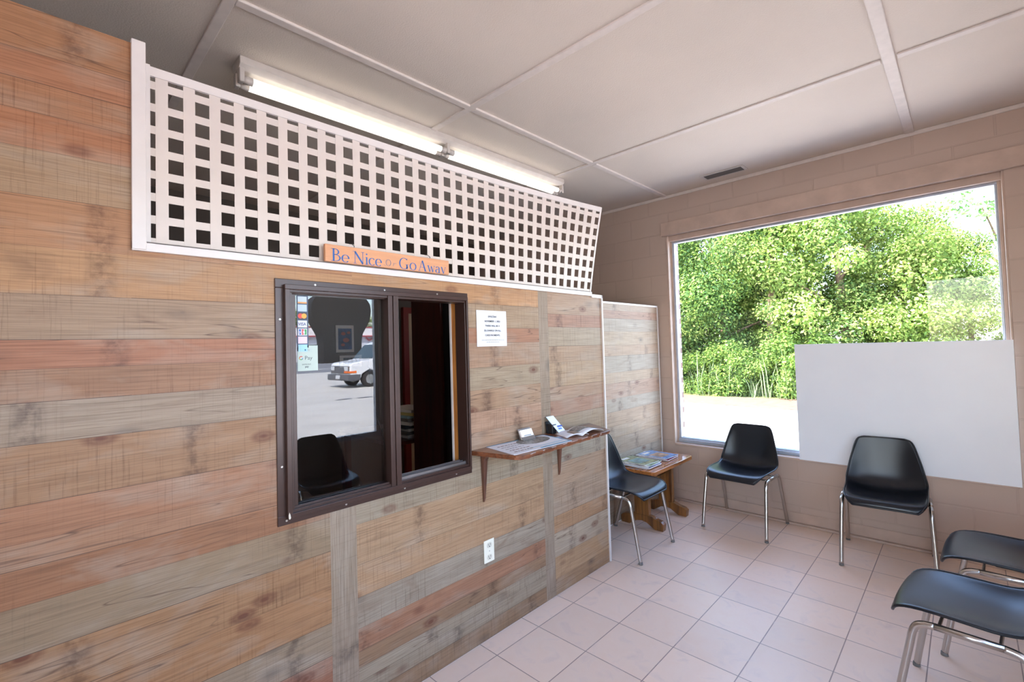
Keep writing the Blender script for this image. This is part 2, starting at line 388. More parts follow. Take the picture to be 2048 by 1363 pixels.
# ------------------------------------------------------------------ room shell
ZC, YW, XR, XO, YF = 2.915, 2.69, 2.66, -3.0, -3.2
struct(MB().box(XO, XR, YF, YW, -.12, 0).build('floor', TILE))
struct(MB().box(XO-.2, XR+.9, YF-1.5, YW+.5, ZC, ZC+.12).build('ceiling', CEIL))
OX0, OX1, OZ0, OZ1 = -.235, 2.055, .53, 2.523
wb = MB()
wb.box(XO, OX0, YW, YW+.12, 0, ZC).box(OX1, XR+.2, YW, YW+.12, 0, ZC).box(OX0, OX1, YW, YW+.12, 0, OZ0).box(OX0, OX1, YW, YW+.12, OZ1, ZC)
struct(wb.build('wall_back', BLOCK))
wb = MB(); BX0, BX1, BZ0, BZ1 = -.19, 2.03, .56, 2.47
wb.box(XO-.2, BX0, YW+.12, YW+.165, -.15, ZC).box(BX1, XR+.2, YW+.12, YW+.165, -.15, ZC).box(BX0, BX1, YW+.12, YW+.165, -.15, BZ0).box(BX0, BX1, YW+.12, YW+.165, BZ1, ZC)
struct(wb.build('wall_back_outside', BRICKY))
# right wall with shop window, front wall with unseen window added for light
RY0, RY1 = -1.75, 1.03
wb = MB().box(XR, XR+.2, YF, RY0, 0, ZC).box(XR, XR+.2, RY1, YW, 0, ZC).box(XR, XR+.2, RY0, RY1, 0, .59).box(XR, XR+.2, RY0, RY1, 2.44, ZC)
struct(wb.build('wall_right', BLOCKY))
FX0, FX1 = 1.35, 2.62
wb = MB().box(XO, FX0, YF-.2, YF, 0, ZC).box(FX1, XR+.2, YF-.2, YF, 0, ZC).box(FX0, FX1, YF-.2, YF, 0, .30).box(FX0, FX1, YF-.2, YF, 2.44, ZC)
struct(wb.build('wall_front', BLOCK))
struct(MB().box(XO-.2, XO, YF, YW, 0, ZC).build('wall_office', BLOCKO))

def win_frame(name, axis, a0, a1, z0, z1, c, d=.05, w_=.045, mull=()):
    r = MB()
    def bx(u0, u1, v0, v1):
        r.box(c-d/2, c+d/2, u0, u1, v0, v1) if axis == 'y' else r.box(u0, u1, c-d/2, c+d/2, v0, v1)
    bx(a0, a1, z0, z0+w_); bx(a0, a1, z1-w_, z1); bx(a0, a0+w_, z0+w_, z1-w_); bx(a1-w_, a1, z0+w_, z1-w_)
    for q in mull: bx(q-w_/2, q+w_/2, z0+w_, z1-w_)
    o = struct(r.build(name, ALU, bevel=.003))
    g = MB()
    if axis == 'y': g.quad([(c, a0+w_, z0+w_), (c, a1-w_, z0+w_), (c, a1-w_, z1-w_), (c, a0+w_, z1-w_)])
    else: g.quad([(a0+w_, c, z0+w_), (a1-w_, c, z0+w_), (a1-w_, c, z1-w_), (a0+w_, c, z1-w_)])
    g.build('glass_pane', GLASS, o)
    return o
# back window: wooden surround, aluminium frame and one big pane
gy = YW+.075
f = MB()
gx0, gx1, gz0, gz1 = -.178, 2.012, .581, 2.452
for (x0, x1, z0, z1) in ((OX0+.02, gx1+.03, .53, gz0), (OX0+.02, gx1+.03, gz1, gz1+.018), (gx0-.022, gx0, gz0, gz1), (gx1, gx1+.012, gz0, gz1)):
    f.box(x0, x1, gy-.02, gy+.03, z0, z1)
f.box(gx0-.022, gx1+.012, gy-.034, gy-.02, gz0-.03, gz0-.012)
wf = struct(f.build('window_1', ALU, bevel=.003))
MB().quad([(gx0, gy, gz0), (gx1, gy, gz0), (gx1, gy, gz1), (gx0, gy, gz1)]).build('glass_pane', GLASS, wf)
t = MB()
t.box(OX0, OX0+.022, YW-.006, YW+.12, OZ0, OZ1).box(OX1-.012, OX1, YW-.004, YW+.12, OZ0, OZ1)
t.box(OX0, OX1, YW+.02, YW+.12, gz1+.018, OZ1)
t.box(OX0+.02, gx0-.022, YW+.05, YW+.12, OZ0, gz1+.02).box(gx1+.012, OX1-.01, YW+.045, YW+.12, OZ0, gz1+.02)
t.build('window_surround', TANP, wf, bevel=.004)
MB().box(OX0+.02, gx1+.03, YW-.012, YW+.06, .515, .535).build('window_sill', TANP, wf, bevel=.004)
struct(MB().box(-.27, XR, YW-.028, YW, 2.523, 2.652).build('trim_1', TANP, bevel=.004))          # header board
struct(MB().box(-.95+.0, XR, YW-.014, YW, ZC-.03, ZC).build('trim_2', BATTEN, bevel=.006))        # ceiling cove
struct(MB().box(-3, XR, YW-.03, YW, 0, .018).box(-3, XR, YW-.012, YW, .018, .1).build('baseboard_back', TANP, bevel=.006))
win_frame('window_2', 'y', RY0, RY1, .59, 2.44, XR+.1, mull=(-.95,))
win_frame('window_added_front', 'x', FX0, FX1, .30, 2.44, YF-.1)
# unseen eaves added to keep direct sun out of the windows, roof on top
struct(MB().box(XR+.2, XR+1.3, YF-1.5, YW+.3, ZC-.02, ZC+.25).box(XO-.3, XR+1.3, YF-1.6, YF-.2, ZC-.02, ZC+.25).build('trim_sun_block', SHOPF))
struct(MB().box(XO-.4, XR+1.4, YF-1.7, YW+.5, ZC+.25, ZC+.4).build('roof', ROOFM))

# ceiling battens
k = 3
def batten(x0, x1, y0, y1, h=.012):
    global k
    struct(MB().box(x0, x1, y0, y1, ZC-h, ZC+.002).build('trim_%d' % k, BATTEN, bevel=.004)); k += 1
for (a, b_) in ((-1.0, .205), (.245, 1.445), (1.49, 2.675)): batten(-.245, -.20, a, b_)
batten(-.245, -.20, YF, -1.04)
batten(1.585, 1.64, YF, 2.675, .01)
for y in (-1.02, .225, 1.468):
    batten(-2.9, 1.58, y-.022, y+.022, .009); batten(1.645, XR, y-.022, y+.022, .009)

# ------------------------------------------------------------------ plank-print partition walls
rnd = random.Random(4)
HOLE = (-.925, -.05, .885, 1.755)
L_E = [2.47, 2.345, 2.263, 2.178, 2.076, 1.946, 1.807, 1.675, 1.55, 1.470, 1.380, 1.268, 1.109, 1.01, .943, .846, .715, .58, .44, .315, .21, .1, 0.003]
L_C = [(204, 150, 114), (208, 142, 112), (204, 146, 112), (208, 138, 104), (196, 166, 138), (214, 160, 118), (212, 166, 124), (186, 160, 138), (196, 126, 102), (176, 132, 104), (180, 164, 150), (180, 140, 108), (186, 130, 102), (184, 138, 110), (164, 110, 80), (170, 148, 124), (186, 142, 106), (190, 142, 104), (174, 154, 134), (172, 108, 92), (170, 126, 96), (168, 150, 132)]
M_E = [1.83, 1.722, 1.597, 1.518, 1.39, 1.275, 1.163, 1.06, .955, .785, .62, .49, .366, .275, .21, .155, .088, 0.003]
M_C = [(214, 166, 124), (192, 168, 144), (194, 138, 118), (190, 156, 134), (188, 172, 152), (194, 160, 134), (204, 166, 144), (200, 164, 140), (184, 172, 156), (202, 168, 138), (204, 166, 134), (180, 168, 156), (182, 128, 108), (168, 134, 108), (184, 172, 156), (180, 168, 152), (168, 138, 112)]
R_E = [1.83, 1.689, 1.608, 1.489, 1.388, 1.238, 1.155, 1.061, .93, .775, .63, .465, .365, .225, .095, 0.003]
R_C = [(202, 172, 150), (192, 146, 126), (196, 180, 162), (198, 168, 144), (206, 178, 150), (200, 168, 146), (200, 160, 142), (196, 178, 158), (186, 180, 170), (198, 168, 146), (194, 170, 152), (198, 156, 122), (202, 188, 172), (206, 172, 138), (184, 152, 122)]
def plank_mesh(name, sections, x, hole=None):
    V, F, COL, DIR = [], [], [], []
    def rect(y0, y1, z0, z1, col, seed, vert, gap):
        if y1-y0 < 1e-5 or z1-z0 < 1e-5: return
        if hole:
            hy0, hy1, hz0, hz1 = hole
            if y0 < hy1-1e-6 and y1 > hy0+1e-6 and z0 < hz1-1e-6 and z1 > hz0+1e-6:
                rect(y0, max(y0, hy0), z0, z1, col, seed, vert, gap) if y0 < hy0 else None
                rect(min(y1, hy1), y1, z0, z1, col, seed, vert, gap) if y1 > hy1 else None
                a, b = max(y0, hy0), min(y1, hy1)
                if z0 < hz0: rect(a, b, z0, hz0, col, seed, vert, gap)
                if z1 > hz1: rect(a, b, hz1, z1, col, seed, vert, gap)
                return
        i = len(V); V.extend([(x, y0, z0), (x, y1, z0), (x, y1, z1), (x, y0, z1)]); F.append((i, i+1, i+2, i+3))
        COL.append(col); DIR.append((seed, vert, gap))
    for (y0, y1, E, CL, vert, zlo) in sections:
        for i in range(len(E)-1):
            cl_ = CL[i]
            if cl_[0]-cl_[1] > 52: cl_ = tuple(v*.55+q*.45 for v, q in zip(cl_, (186, 138, 106)))
            c = tuple(v*k_ for k_, v in zip((.685, .64, .565), s2l(tuple(v*.84+q*.16 for v, q in zip(cl_, (190, 164, 144)))))); sd = rnd.uniform(0, 10); g = rnd.choice([.0012, .002, .0008])
            zt, zb = E[i], max(E[i+1], zlo)
            if zt <= zlo: continue
            rect(y0, y1, zb+g, zt, c, sd, vert, 0); rect(y0, y1, zb, zb+g, c, sd, vert, .75)
        rect(y1-.0012, y1, max(zlo, E[-1]), E[0], c, 1, vert, .5) if False else None
    me = bpy.data.meshes.new(name); me.from_pydata(V, [], F); me.update()
    ca = me.color_attributes.new('Col', 'FLOAT_COLOR', 'CORNER'); da = me.attributes.new('Dir', 'FLOAT_VECTOR', 'FACE')
    for p in me.polygons:
        for li in p.loop_indices: ca.data[li].color = (*COL[p.index], 1)
        da.data[p.index].vector = DIR[p.index]
    me.materials.append(PLANK)
    o = bpy.data.objects.new(name, me); C.objects.link(o); return o
STRIP = (176, 160, 146)
L2E = [1.83]+L_E[6:]; L2C = [L_C[5]]+L_C[6:]
secs = [(YF, -1.353, L_E, L_C, 0, 0), (-1.353, -.753, L2E, L2C, 0, 0), (-.753, -.645, L2E, L2C, 0, .87), (-.753, -.645, [.87, .003], [STRIP], 1, 0),
        (-.645, .517, M_E, M_C, 0, 0), (.517, .603, [1.83, .003], [STRIP], 1, 0), (.603, 1.185, R_E, R_C, 0, 0)]
wl = struct(plank_mesh('wall_left', secs, .003, HOLE))
# keep the same seeds across the first two sections so their planks run on
da = wl.data.attributes['Dir']
by = {}
for p in wl.data.polygons:
    vs = [wl.data.vertices[i].co for i in p.vertices]; y0 = min(v.y for v in vs); z1 = max(v.z for v in vs)
    if y0 < -.76 or (y0 < -.65 and z1 > .88):
        q = da.data[p.index].vector
        key = next(i for i in range(len(L_E)-1) if z1 > L_E[i+1]+.001)
        sd = by.setdefault(key, q[0]); da.data[p.index].vector = (sd, q[1], q[2])
body = MB()
T_ = -.095
body.box(T_, .0, YF, -1.353, 0, 2.468).box(T_, .0, -1.353, HOLE[0], 0, 1.828).box(T_, .0, HOLE[1], 1.185, 0, 1.828).box(T_, .0, HOLE[0], HOLE[1], 0, HOLE[2]).box(T_, .0, HOLE[0], HOLE[1], HOLE[3], 1.828)
body.build('wall_left_core', DRYW, wl)
P2_E = [1.845, 1.78, 1.71, 1.60, 1.48, 1.39, 1.25, 1.16, 1.03, .92, .80, .70, .56, .44, .30, .2, .1, .01]
P2_C = [(200, 180, 162), (196, 160, 142), (194, 184, 172), (206, 186, 164), (208, 182, 160), (192, 184, 174), (204, 182, 160), (200, 168, 150), (192, 184, 174), (204, 178, 156), (206, 182, 160), (196, 176, 160), (190, 182, 172), (198, 166, 142), (184, 172, 160), (196, 168, 146), (190, 170, 150)]
w2 = struct(plank_mesh('wall_left_corner', [(1.1, 2.645, P2_E, P2_C, 0, 0)], -.337))
MB().box(-.40, -.34, 1.1, 2.645, 0, 1.843).build('wall_left_corner_core', DRYW, w2)
struct(MB().box(-.40, -.095, 1.09, 1.18, 0, 1.82).build('wall_left_return', DRYW))
# white vinyl trims
def trim(*b, m=WHITEV, bev=.002):
    global k
    r = MB()
    for q in b: r.box(*q)
    o = struct(r.build('trim_%d' % k, m, bevel=bev)); k += 1; return o
trim((-.0, .016, -1.353, 1.06, 1.822, 1.852), (-.10, .016, -1.353, 1.06, 1.846, 1.852))
trim((-.10, .020, -1.353, -1.318, 1.826, 2.478))
trim((-.10, .013, 1.06, 1.188, 1.812, 1.836), (-.003, .013, 1.176, 1.19, 0.005, 1.836))
trim((-.40, -.330, 1.1, 2.66, 1.835, 1.852), (-.345, -.330, 2.645, 2.66, 0.005, 1.852))

# ------------------------------------------------------------------ lattice (one bowed vinyl sheet)
lt = thing('lattice_panel', 'cream white plastic lattice screen with square holes standing on top of the plank wall', 'lattice', (0, -.1, 1.85))
def bow(y, z):
    tz = (z-1.85)/.6; ty = max(0, (y+.2)/1.3)
    return -.012 + .105*ty*ty*(.75*tz+.25*tz*tz), .03*ty*ty*tz   # x, dy
Y0, Y1, Z0, Z1 = -1.318, 1.075, 1.852, 2.425
def strip_mesh(m, u0, u1, v0, v1, vert, dx):
    n = 14 if vert else 40
    rows = []
    for i in range(n+1):
        f_ = i/n
        if vert: z = v0+(v1-v0)*f_; ys = (u0, u1); pts = [(ys[0], z), (ys[1], z)]
        else: y = u0+(u1-u0)*f_; pts = [(y, v0), (y, v1)]
        rows.append([(bow(a, b)[0]+dx, a+bow(a, b)[1], b) for a, b in pts])
    th = .0025
    i0 = len(m.v)
    for r in rows:
        for p in r: m.v.append((p[0]+th/2, p[1], p[2]))
        for p in r: m.v.append((p[0]-th/2, p[1], p[2]))
    for i in range(len(rows)-1):
        a = i0+i*4; b = a+4
        for q in ((a, a+1, b+1, b), (a+2, b+2, b+3, a+3), (a, b, b+2, a+2), (a+1, a+3, b+3, b+1)): m.f.append(q if not vert else q[::-1]); m.sm.append(False)
    a = i0; b = i0+(len(rows)-1)*4
    m.f += [(a, a+2, a+3, a+1), (b, b+1, b+3, b+2)]; m.sm += [False, False]
hz = MB(); vt = MB()
pz = .0722; py = .0739
zc = [1.894+pz*i for i in range(7)]          # hole centres
for i in range(8):
    z = 1.894-pz/2+pz*i
    lo = Z0 if i == 0 else z-.0130
    strip_mesh(hz, Y0, Y1, lo, z+.0130, False, 0)
yy = -1.237-py/2
while yy < Y1-.01:
    if yy > Y0+.015: strip_mesh(vt, yy-.0165, yy+.0165, Z0, Z1-.006, True, .0009)
    yy += py
hz.build('horizontal_slats', LATT, lt); vt.build('vertical_slats', LATT, lt)
rim = MB(); strip_mesh(rim, Y0, Y1, Z1-.034, Z1-.004, False, .004); strip_mesh(rim, Y0, Y1, Z1-.034, Z1-.004, False, -.004)
strip_mesh(rim, Y1-.008, Y1+.006, Z0, Z1-.004, True, .003); strip_mesh(rim, Y0, Y0+.014, Z0, Z1, True, .0055)
rim.build('edge_channel', WHITEV, lt)

# ------------------------------------------------------------------ service window
sw = thing('service_window', 'dark brown aluminium sliding service window set in the plank wall', 'window', (0, -.49, .866))
a0, a1, b0, b1 = -.947, -.030, .866, 1.772
def ring(m, x0, x1, y0, y1, z0, z1, w_, wr=None):
    wr = wr or w_
    m.box(x0, x1, y0, y1, z0, z0+w_).box(x0, x1, y0, y1, z1-w_, z1).box(x0, x1, y0, y0+w_, z0+w_, z1-w_).box(x0, x1, y1-wr, y1, z0+w_, z1-w_)
m = MB(); ring(m, .003, .009, a0, a1, b0, b1, .034, .026); m.build('flange', BROWN, sw, bevel=.002)
m = MB(); ring(m, -.06, .030, a0+.028, a1-.016, b0+.024, b1-.022, .018, .010); ring(m, -.06, .018, a0+.045, a1-.024, b0+.040, b1-.038, .012, .006); m.build('outer_frame', BROWN, sw, bevel=.0015)
m = MB(); ring(m, -.034, .006, -.893, -.445, .906, 1.738, .020); m.build('sash', BROWN, sw, bevel=.002)
m = MB(); m.box(-.04, .024, -.492, -.470, .905, 1.738).box(-.04, .028, -.468, -.444, .905, 1.738).box(-.04, .014, -.474, -.464, .905, 1.738); m.build('meeting_rail', BROWN, sw, bevel=.0015)
m = MB(); m.quad([(-.018, -.876, .922), (-.018, -.49, .922), (-.018, -.49, 1.722), (-.018, -.876, 1.722)]); m.build('glass_pane', PANE, sw)
m = MB()
for x in (-.05, -.028, -.004): m.box(x-.003, x+.003, -.44, -.06, .912, .930)
m.box(-.06, .012, -.44, -.055, .905, .915); m.build('track', BROWN2, sw, bevel=.001)
MB().prism([(-.9165, .893), (-.913, .889), (-.909, .894), (-.911, .906), (-.914, .915), (-.917, .905)], 0, .0301, .0306).build('paint_chip', CREAM2, sw)
m = MB(); m.box(-.014, .0, -.875, -.492, .918, .926); m.build('glazing_bead', BROWN2, sw)
for (y, z) in ((-.80, 1.757), (-.50, 1.757), (-.22, 1.757), (-.931, 1.62), (-.931, 1.08), (-.917, .882), (-.69, .882), (-.42, .882), (-.13, .882), (-.046, 1.742), (-.046, 1.30), (-.046, .90)):
    MB().tube([(.008, y, z), (.0115, y, z)], [.0048, .0036], 10).build('screw', SCREW, sw)
# jamb lining inside the hole
m = MB(); m.box(T_, -.06, HOLE[1]-.004, HOLE[1]+.0, HOLE[2], HOLE[3]); 
MB().box(T_-.0, -.0605, HOLE[1]-.006, HOLE[1], HOLE[2], HOLE[3]).build('jamb_lining', PINE, sw)
MB().box(T_-.014, T_-.001, HOLE[1]-.010, HOLE[1]+.03, HOLE[2]-.02, HOLE[3]+.02).box(T_-.014, T_-.001, HOLE[0], HOLE[1]-.010, HOLE[2]-.02, HOLE[2]+.012).build('inner_casing', WHITEV, sw)
# payment stickers on the pane
xs = -.0165
st = thing('payment_sticker', 'tall dark strip of card payment stickers on the left edge of the service glass', 'sticker', (xs, -.835, 1.55))
m = MB().box(xs-.0004, xs, -.874, -.832, 1.50, 1.716); m.build('backing', mat('sticker_navy', (52, 66, 92), .4), st)
cols = [((190, 200, 206), (220, 150, 76)), ((176, 192, 206), None), ((40, 36, 40), None), ((206, 206, 212), None), ((206, 206, 206), None), ((224, 190, 204), None), ((150, 196, 232), None)]
z = 1.712
for i, (c, c2) in enumerate(cols):
    MB().box(xs, xs+.0004, -.871, -.837, z-.027, z).build('card_mark', mat('card_mark_%d' % i, c, .4), st)
    if i == 2:
        for q, cc in ((-.861, (235, 60, 40)), (-.848, (250, 160, 40))):
            MB().prism([(q+.0098*math.cos(a*PI/10), z-.0135+.0098*math.sin(a*PI/10)) for a in range(20)], 0, xs+.0004+(.0002 if q > -.85 else 0), xs+.0008+(.0002 if q > -.85 else 0)).build('circle_mark', mat('circle_%d' % int(-q*1000), cc, .4), st)
    if i == 3: text_mesh('card_lettering', 'VISA', .0165, mat('visa_blue', (40, 52, 110), .5), st, wallM(xs+.0006, -.870, z-.0195), bold=.0002, xscale=.9)
    if i == 4:
        for j, cc in enumerate(((30, 90, 170), (200, 50, 60), (50, 150, 80))):
            MB().box(xs+.0004, xs+.0007, -.868+j*.0105, -.868+j*.0105+.008, z-.024, z-.003).build('colour_bar', mat('bar_%d' % j, cc, .4), st, bevel=.0001)
        text_mesh('card_lettering', 'JCB', .0145, PAPER, st, wallM(xs+.0009, -.868, z-.019), xscale=1.06)
    if c2: MB().box(xs+.0004, xs+.0007, -.871, -.837, z-.027, z-.021).build('orange_band', mat('orange_band', c2, .4), st)
    z -= .031
pg = thing('pay_sticker', 'pale green payment sticker reading G Pay low on the service glass', 'sticker', (xs, -.83, 1.43))
MB().box(xs-.0004, xs, -.874, -.797, 1.424, 1.522).build('sheet', mat('sticker_pale', (182, 194, 184), .5), pg)
MB().box(xs, xs+.0003, -.852, -.818, 1.496, 1.514).build('badge_outline', mat('badge_grey', (178, 192, 184), .5), pg)
MB().prism([(-.845+.003*math.cos(a*PI/6), 1.505+.003*math.sin(a*PI/6)) for a in range(12)], 0, xs+.0003, xs+.0006).build('dot_mark', mat('dot_blue', (30, 80, 120), .5), pg)
text_mesh('lettering', 'Pay', .0075, INKL, pg, wallM(xs+.0006, -.838, 1.5025))
arc = lambda a, b, cc, nm: MB().tube([(xs+.0005, -.861+.0062*math.cos(math.radians(q)), 1.474+.0062*math.sin(math.radians(q))) for q in range(a, b+1, 15)], .0013, 6).build('g_mark', mat(nm, cc, .4), pg)
arc(45, 165, (225, 70, 55), 'g_red'); arc(165, 225, (245, 180, 40), 'g_yellow'); arc(225, 315, (50, 150, 90), 'g_green'); arc(315, 360, (60, 120, 220), 'g_blue')
text_mesh('lettering', 'Pay', .0215, mat('pay_grey', (84, 88, 92), .5), pg, wallM(xs+.0005, -.848, 1.467))
text_mesh('lettering', 'SAMSUNG', .0078, INK, pg, wallM(xs+.0005, -.858, 1.4465), xscale=.95); text_mesh('lettering', 'pay', .0105, INK, pg, wallM(xs+.0005, -.847, 1.437), bold=.0002)

for _o in (st, pg): _o.location.y += .014
tag(MB().tube([(-.021, -.565, 1.463), (-.021, -.56, 1.38), (-.021, -.545, 1.30), (-.021, -.535, 1.22), (-.021, -.51, 1.15), (-.021, -.494, 1.06)], .0012, 6).build('hanging_cord', WIRE), 'thin black cord hanging down behind the service glass', 'cord')

# ------------------------------------------------------------------ sign
sg = thing('wooden_sign', 'light wooden sign with blue lettering leaning on the lattice above the service window', 'sign', (.018, -.47, 1.852))
SX = .032
MB().box(SX-.016, SX, -.768, -.162, 1.8525, 1.921).build('sign_board', SIGNW, sg, bevel=.002)
def glyph(m, strokes, x, z, wd, ht):
    """strokes: list of (points, thick) in a unit box; a broad pen makes verticals thick and level lines thin"""
    for pts, th in strokes:
        P = [(x+p[0]*wd, z+p[1]*ht) for p in pts]
        L, R = [], []
        for i in range(len(P)):
            a, b = P[max(i-1, 0)], P[min(i+1, len(P)-1)]
            dx, dz = b[0]-a[0], b[1]-a[1]; d = math.hypot(dx, dz) or 1
            h = th if not callable(th) else th(i/(len(P)-1), abs(dz)/d)
            L.append((P[i][0]-dz/d*h, P[i][1]+dx/d*h)); R.append((P[i][0]+dz/d*h, P[i][1]-dx/d*h))
        for i in range(len(P)-1):
            m.quad([(SX+.0006, *L[i]), (SX+.0006, *R[i]), (SX+.0006, *R[i+1]), (SX+.0006, *L[i+1])])
def arcp(cx, cz, rx, rz, a, b, n=18): return [(cx+rx*math.cos(math.radians(a+(b-a)*i/n)), cz+rz*math.sin(math.radians(a+(b-a)*i/n))) for i in range(n+1)]
tk, tn = .0036, .0010
pen = lambda f, v: tn+(tk*.9-tn)*v*v
hair = .0008
def ser(x, z, w_=.22): return ([(x-w_/2, z), (x+w_/2, z)], hair)
G = {
 'B': [([(.25, 0), (.25, 1)], tk), ser(.2, 1, .4), ser(.2, 0, .4), (arcp(.35, .76, .38, .24, 90, -90), pen), (arcp(.35, .27, .52, .27, 90, -90), pen), ([(.2, 1), (.36, 1)], hair), ([(.25, .53), (.36, .53)], hair), ([(.2, 0), (.36, 0)], hair)],
 'e': [(arcp(.5, .5, .48, .5, 0, 320, 24), pen), ([(.05, .52), (.97, .52)], hair)],
 'N': [([(.15, 0), (.15, 1)], hair*1.5), ([(.15, 1), (.85, 0)], tk), ([(.85, 0), (.85, 1)], hair*1.5), ser(.1, 1, .3), ser(.15, 0, .3), ser(.85, 1, .3)],
 'i': [([(.5, 0), (.5, .62)], tk*.85), ser(.4, .62, .6), ser(.5, 0, 1.2), ([(.5, .82), (.5, .94)], tk*.9)],
 'c': [(arcp(.55, .5, .5, .5, 50, 315, 22), pen), ([(.78, .80), (.9, .9)], .0016)],
 'O': [(arcp(.5, .5, .42, .5, 60, 420, 26), lambda f, v: .0005+.0010*v), (arcp(.62, .55, .28, .42, 80, 330, 18), .0004), ([(-.35, .12), (-.12, .02), (.1, .1)], .0006)],
 'r': [([(.2, 0), (.35, .9)], .0010), ([(.3, .5), (.6, .85), (1, .8)], .0006)],
 'G': [(arcp(.52, .5, .5, .5, 45, 330, 26), pen), ([(.85, .02), (.85, .42)], tk*.9), ser(.85, .42, .36), ([(.87, .85), (.87, .99)], .001)],
 'o': [(arcp(.5, .5, .46, .5, 0, 360, 28), pen)],
 'A': [([(.1, 0), (.5, 1)], hair*1.4), ([(.5, 1), (.88, 0)], tk), ([(.24, .36), (.74, .36)], hair), ser(.1, 0, .3), ser(.9, 0, .34)],
 'w': [([(.1, 1), (.32, 0)], tk*.8), ([(.32, 0), (.5, .9)], hair), ([(.5, .95), (.72, 0)], tk*.8), ([(.72, 0), (.92, 1)], hair), ser(.1, 1, .28), ser(.92, 1, .26)],
 'a': [([(.75, .0), (.75, .72)], tk*.8), (arcp(.45, .68, .3, .3, 0, 160, 12), pen), (arcp(.42, .28, .34, .27, 60, 330, 18), pen), ([(.75, .0), (.95, .06)], hair)],
 'y': [([(.1, 1), (.52, 0)], tk*.8), ([(.52, 0), (.92, 1)], hair), ser(.1, 1, .3), ser(.92, 1, .28)],
}
lay = [('B', -.745, -.703, 1.856, .049), ('e', -.700, -.671, 1.8555, .030), ('N', -.652, -.603, 1.856, .049), ('i', -.601, -.585, 1.856, .049), ('c', -.583, -.556, 1.8555, .030), ('e', -.552, -.525, 1.8555, .030),
       ('O', -.505, -.478, 1.861, .028), ('r', -.472, -.452, 1.863, .015), ('G', -.436, -.392, 1.8555, .049), ('o', -.383, -.350, 1.8555, .032), ('A', -.338, -.294, 1.856, .048), ('w', -.288, -.246, 1.856, .029), ('a', -.243, -.214, 1.8555, .030), ('y', -.210, -.182, 1.8555, .030)]
for ch, ya, yb, z, h in lay:
    m = MB(); glyph(m, G[ch], ya, z, yb-ya, h); m.build('letter', mat('script_grey', (96, 104, 128), .6) if ch in 'Or' else BLUEP, sg)
for y in (-.648, -.272):
    MB().tube([(SX-.010, y+.004, 1.915), (SX-.006, y+.004, 1.928), (SX-.018, y, 1.938), (-.004, y-.002, 1.942)], .0014, 6).build('hanging_wire', WIRE, sg)

# ------------------------------------------------------------------ notice
nx = .006
no = thing('paper_notice', 'white printed paper notice taped to the plank wall right of the service window', 'notice', (nx, .135, 1.5))
m = MB(); n_ = 12
P = []
for i in range(n_+1):
    z = 1.500+(1.690-1.500)*i/n_
    P.append([(nx+.002*math.sin(PI*i/n_)*(.3+j/8), .028+(.243-.028)*j/8+.004*(i/n_-.5)**2*(1 if j == 8 else 0), z) for j in range(9)])
m.grid(P); m.build('sheet', PAPER, no)
for s_, z, sz in (('EFFECTIVE', 1.653, .0135), ('NOVEMBER 1, 2023', 1.6285, .0135), ('THERE WILL BE A', 1.604, .0135), ('3% CHARGE ON ALL', 1.579, .0135), ('CARD PAYMENTS.', 1.554, .0135)):
    text_mesh('lettering', s_, sz, INK, no, wallM(nx+.0042, .137, z), align='CENTER', bold=.0002)
MB().box(nx+.0040, nx+.0043, .0775, .0945, 1.5765, 1.5773).build('underline', INK, no)
for y0_, y1_, z in ((.058, .222, 1.532), (.092, .186, 1.521)):
    y = y0_; i = 0
    m = MB()
    while y < y1_:
        l_ = rnd.uniform(.006, .016); m.box(nx+.0036, nx+.0042, y, min(y+l_, y1_), z, z+.0026); y += l_+.003
    m.build('fine_print', INKL, no)

# ------------------------------------------------------------------ outlet
ol = thing('wall_outlet', 'cream duplex power outlet low on the plank wall under the ledge shelf', 'outlet', (.003, .072, .387))
MB().box(.003, .009, .037, .107, .387, .501).build('cover_plate', CREAM, ol, bevel=.003)
for z in (.4745, .4135):
    r = MB().prism([(.072+.0165*math.cos(a*PI/12), max(-.0125, min(.0125, .0165*math.sin(a*PI/12)))+z) for a in range(24)], 0, .009, .0105).build('receptacle', CREAM2, ol)
    MB().box(.0105, .0109, .0645, .0665, z-.001, z+.008).box(.0105, .0109, .0775, .0795, z-.001, z+.008).prism([(.072+.003*math.cos(a*PI/5), z-.007+.003*math.sin(a*PI/5)) for a in range(10)], 0, .0105, .0109).build('slots', DARK, r)
MB().tube([(.009, .072, .444), (.0105, .072, .444)], .003, 10).build('screw', SCREW, ol)

# ------------------------------------------------------------------ ledge shelf with its pegs
sh = thing('wall_shelf', 'narrow stained wood ledge shelf with wavy edge on two tapered pegs', 'shelf', (.1, .4, .70))
top = [(.004, -.030), (.20, .012), (.262, .030), (.286, .050), (.292, .075)]
for i in range(1, 30):
    y = .075+i*(.80-.075)/30; top.append((.292-.028*i/30+.0035*math.sin(i*1.7)+.002*math.sin(i*3.1), y))
top += [(.262, .815), (.262, .845), (.245, .868), (.215, .880), (.10, .945), (.004, .992)]
m = MB().prism([(x, y) for x, y in top], 2, .962, .975); m.build('shelf_board', SHELFW, sh, bevel=.003)
low = [(max(.004, x-.008 if x > .1 else x), y) for x, y in top]
MB().prism(low, 2, .952, .9632).build('lower_moulding', SHELFW, sh, bevel=.003)
for y in (.046, .660):
    m = MB(); zt, zb = .953, .700 if y < .3 else .706
    m.prism([(.004, zt), (.060, zt), (.030, zt-.035), (.016, zb+.02), (.010, zb), (.004, zb)], 1, y-.016, y+.016)
    o = m.build('peg', BRKT, sh, bevel=.003)
    # taper towards the foot
    for v in o.data.vertices:
        zz = v.co.z+.70; f_ = max(0, (zt-zz)/(zt-zb)); v.co.y = (v.co.y+.4-y)*(1-.68*f_)+y-.4
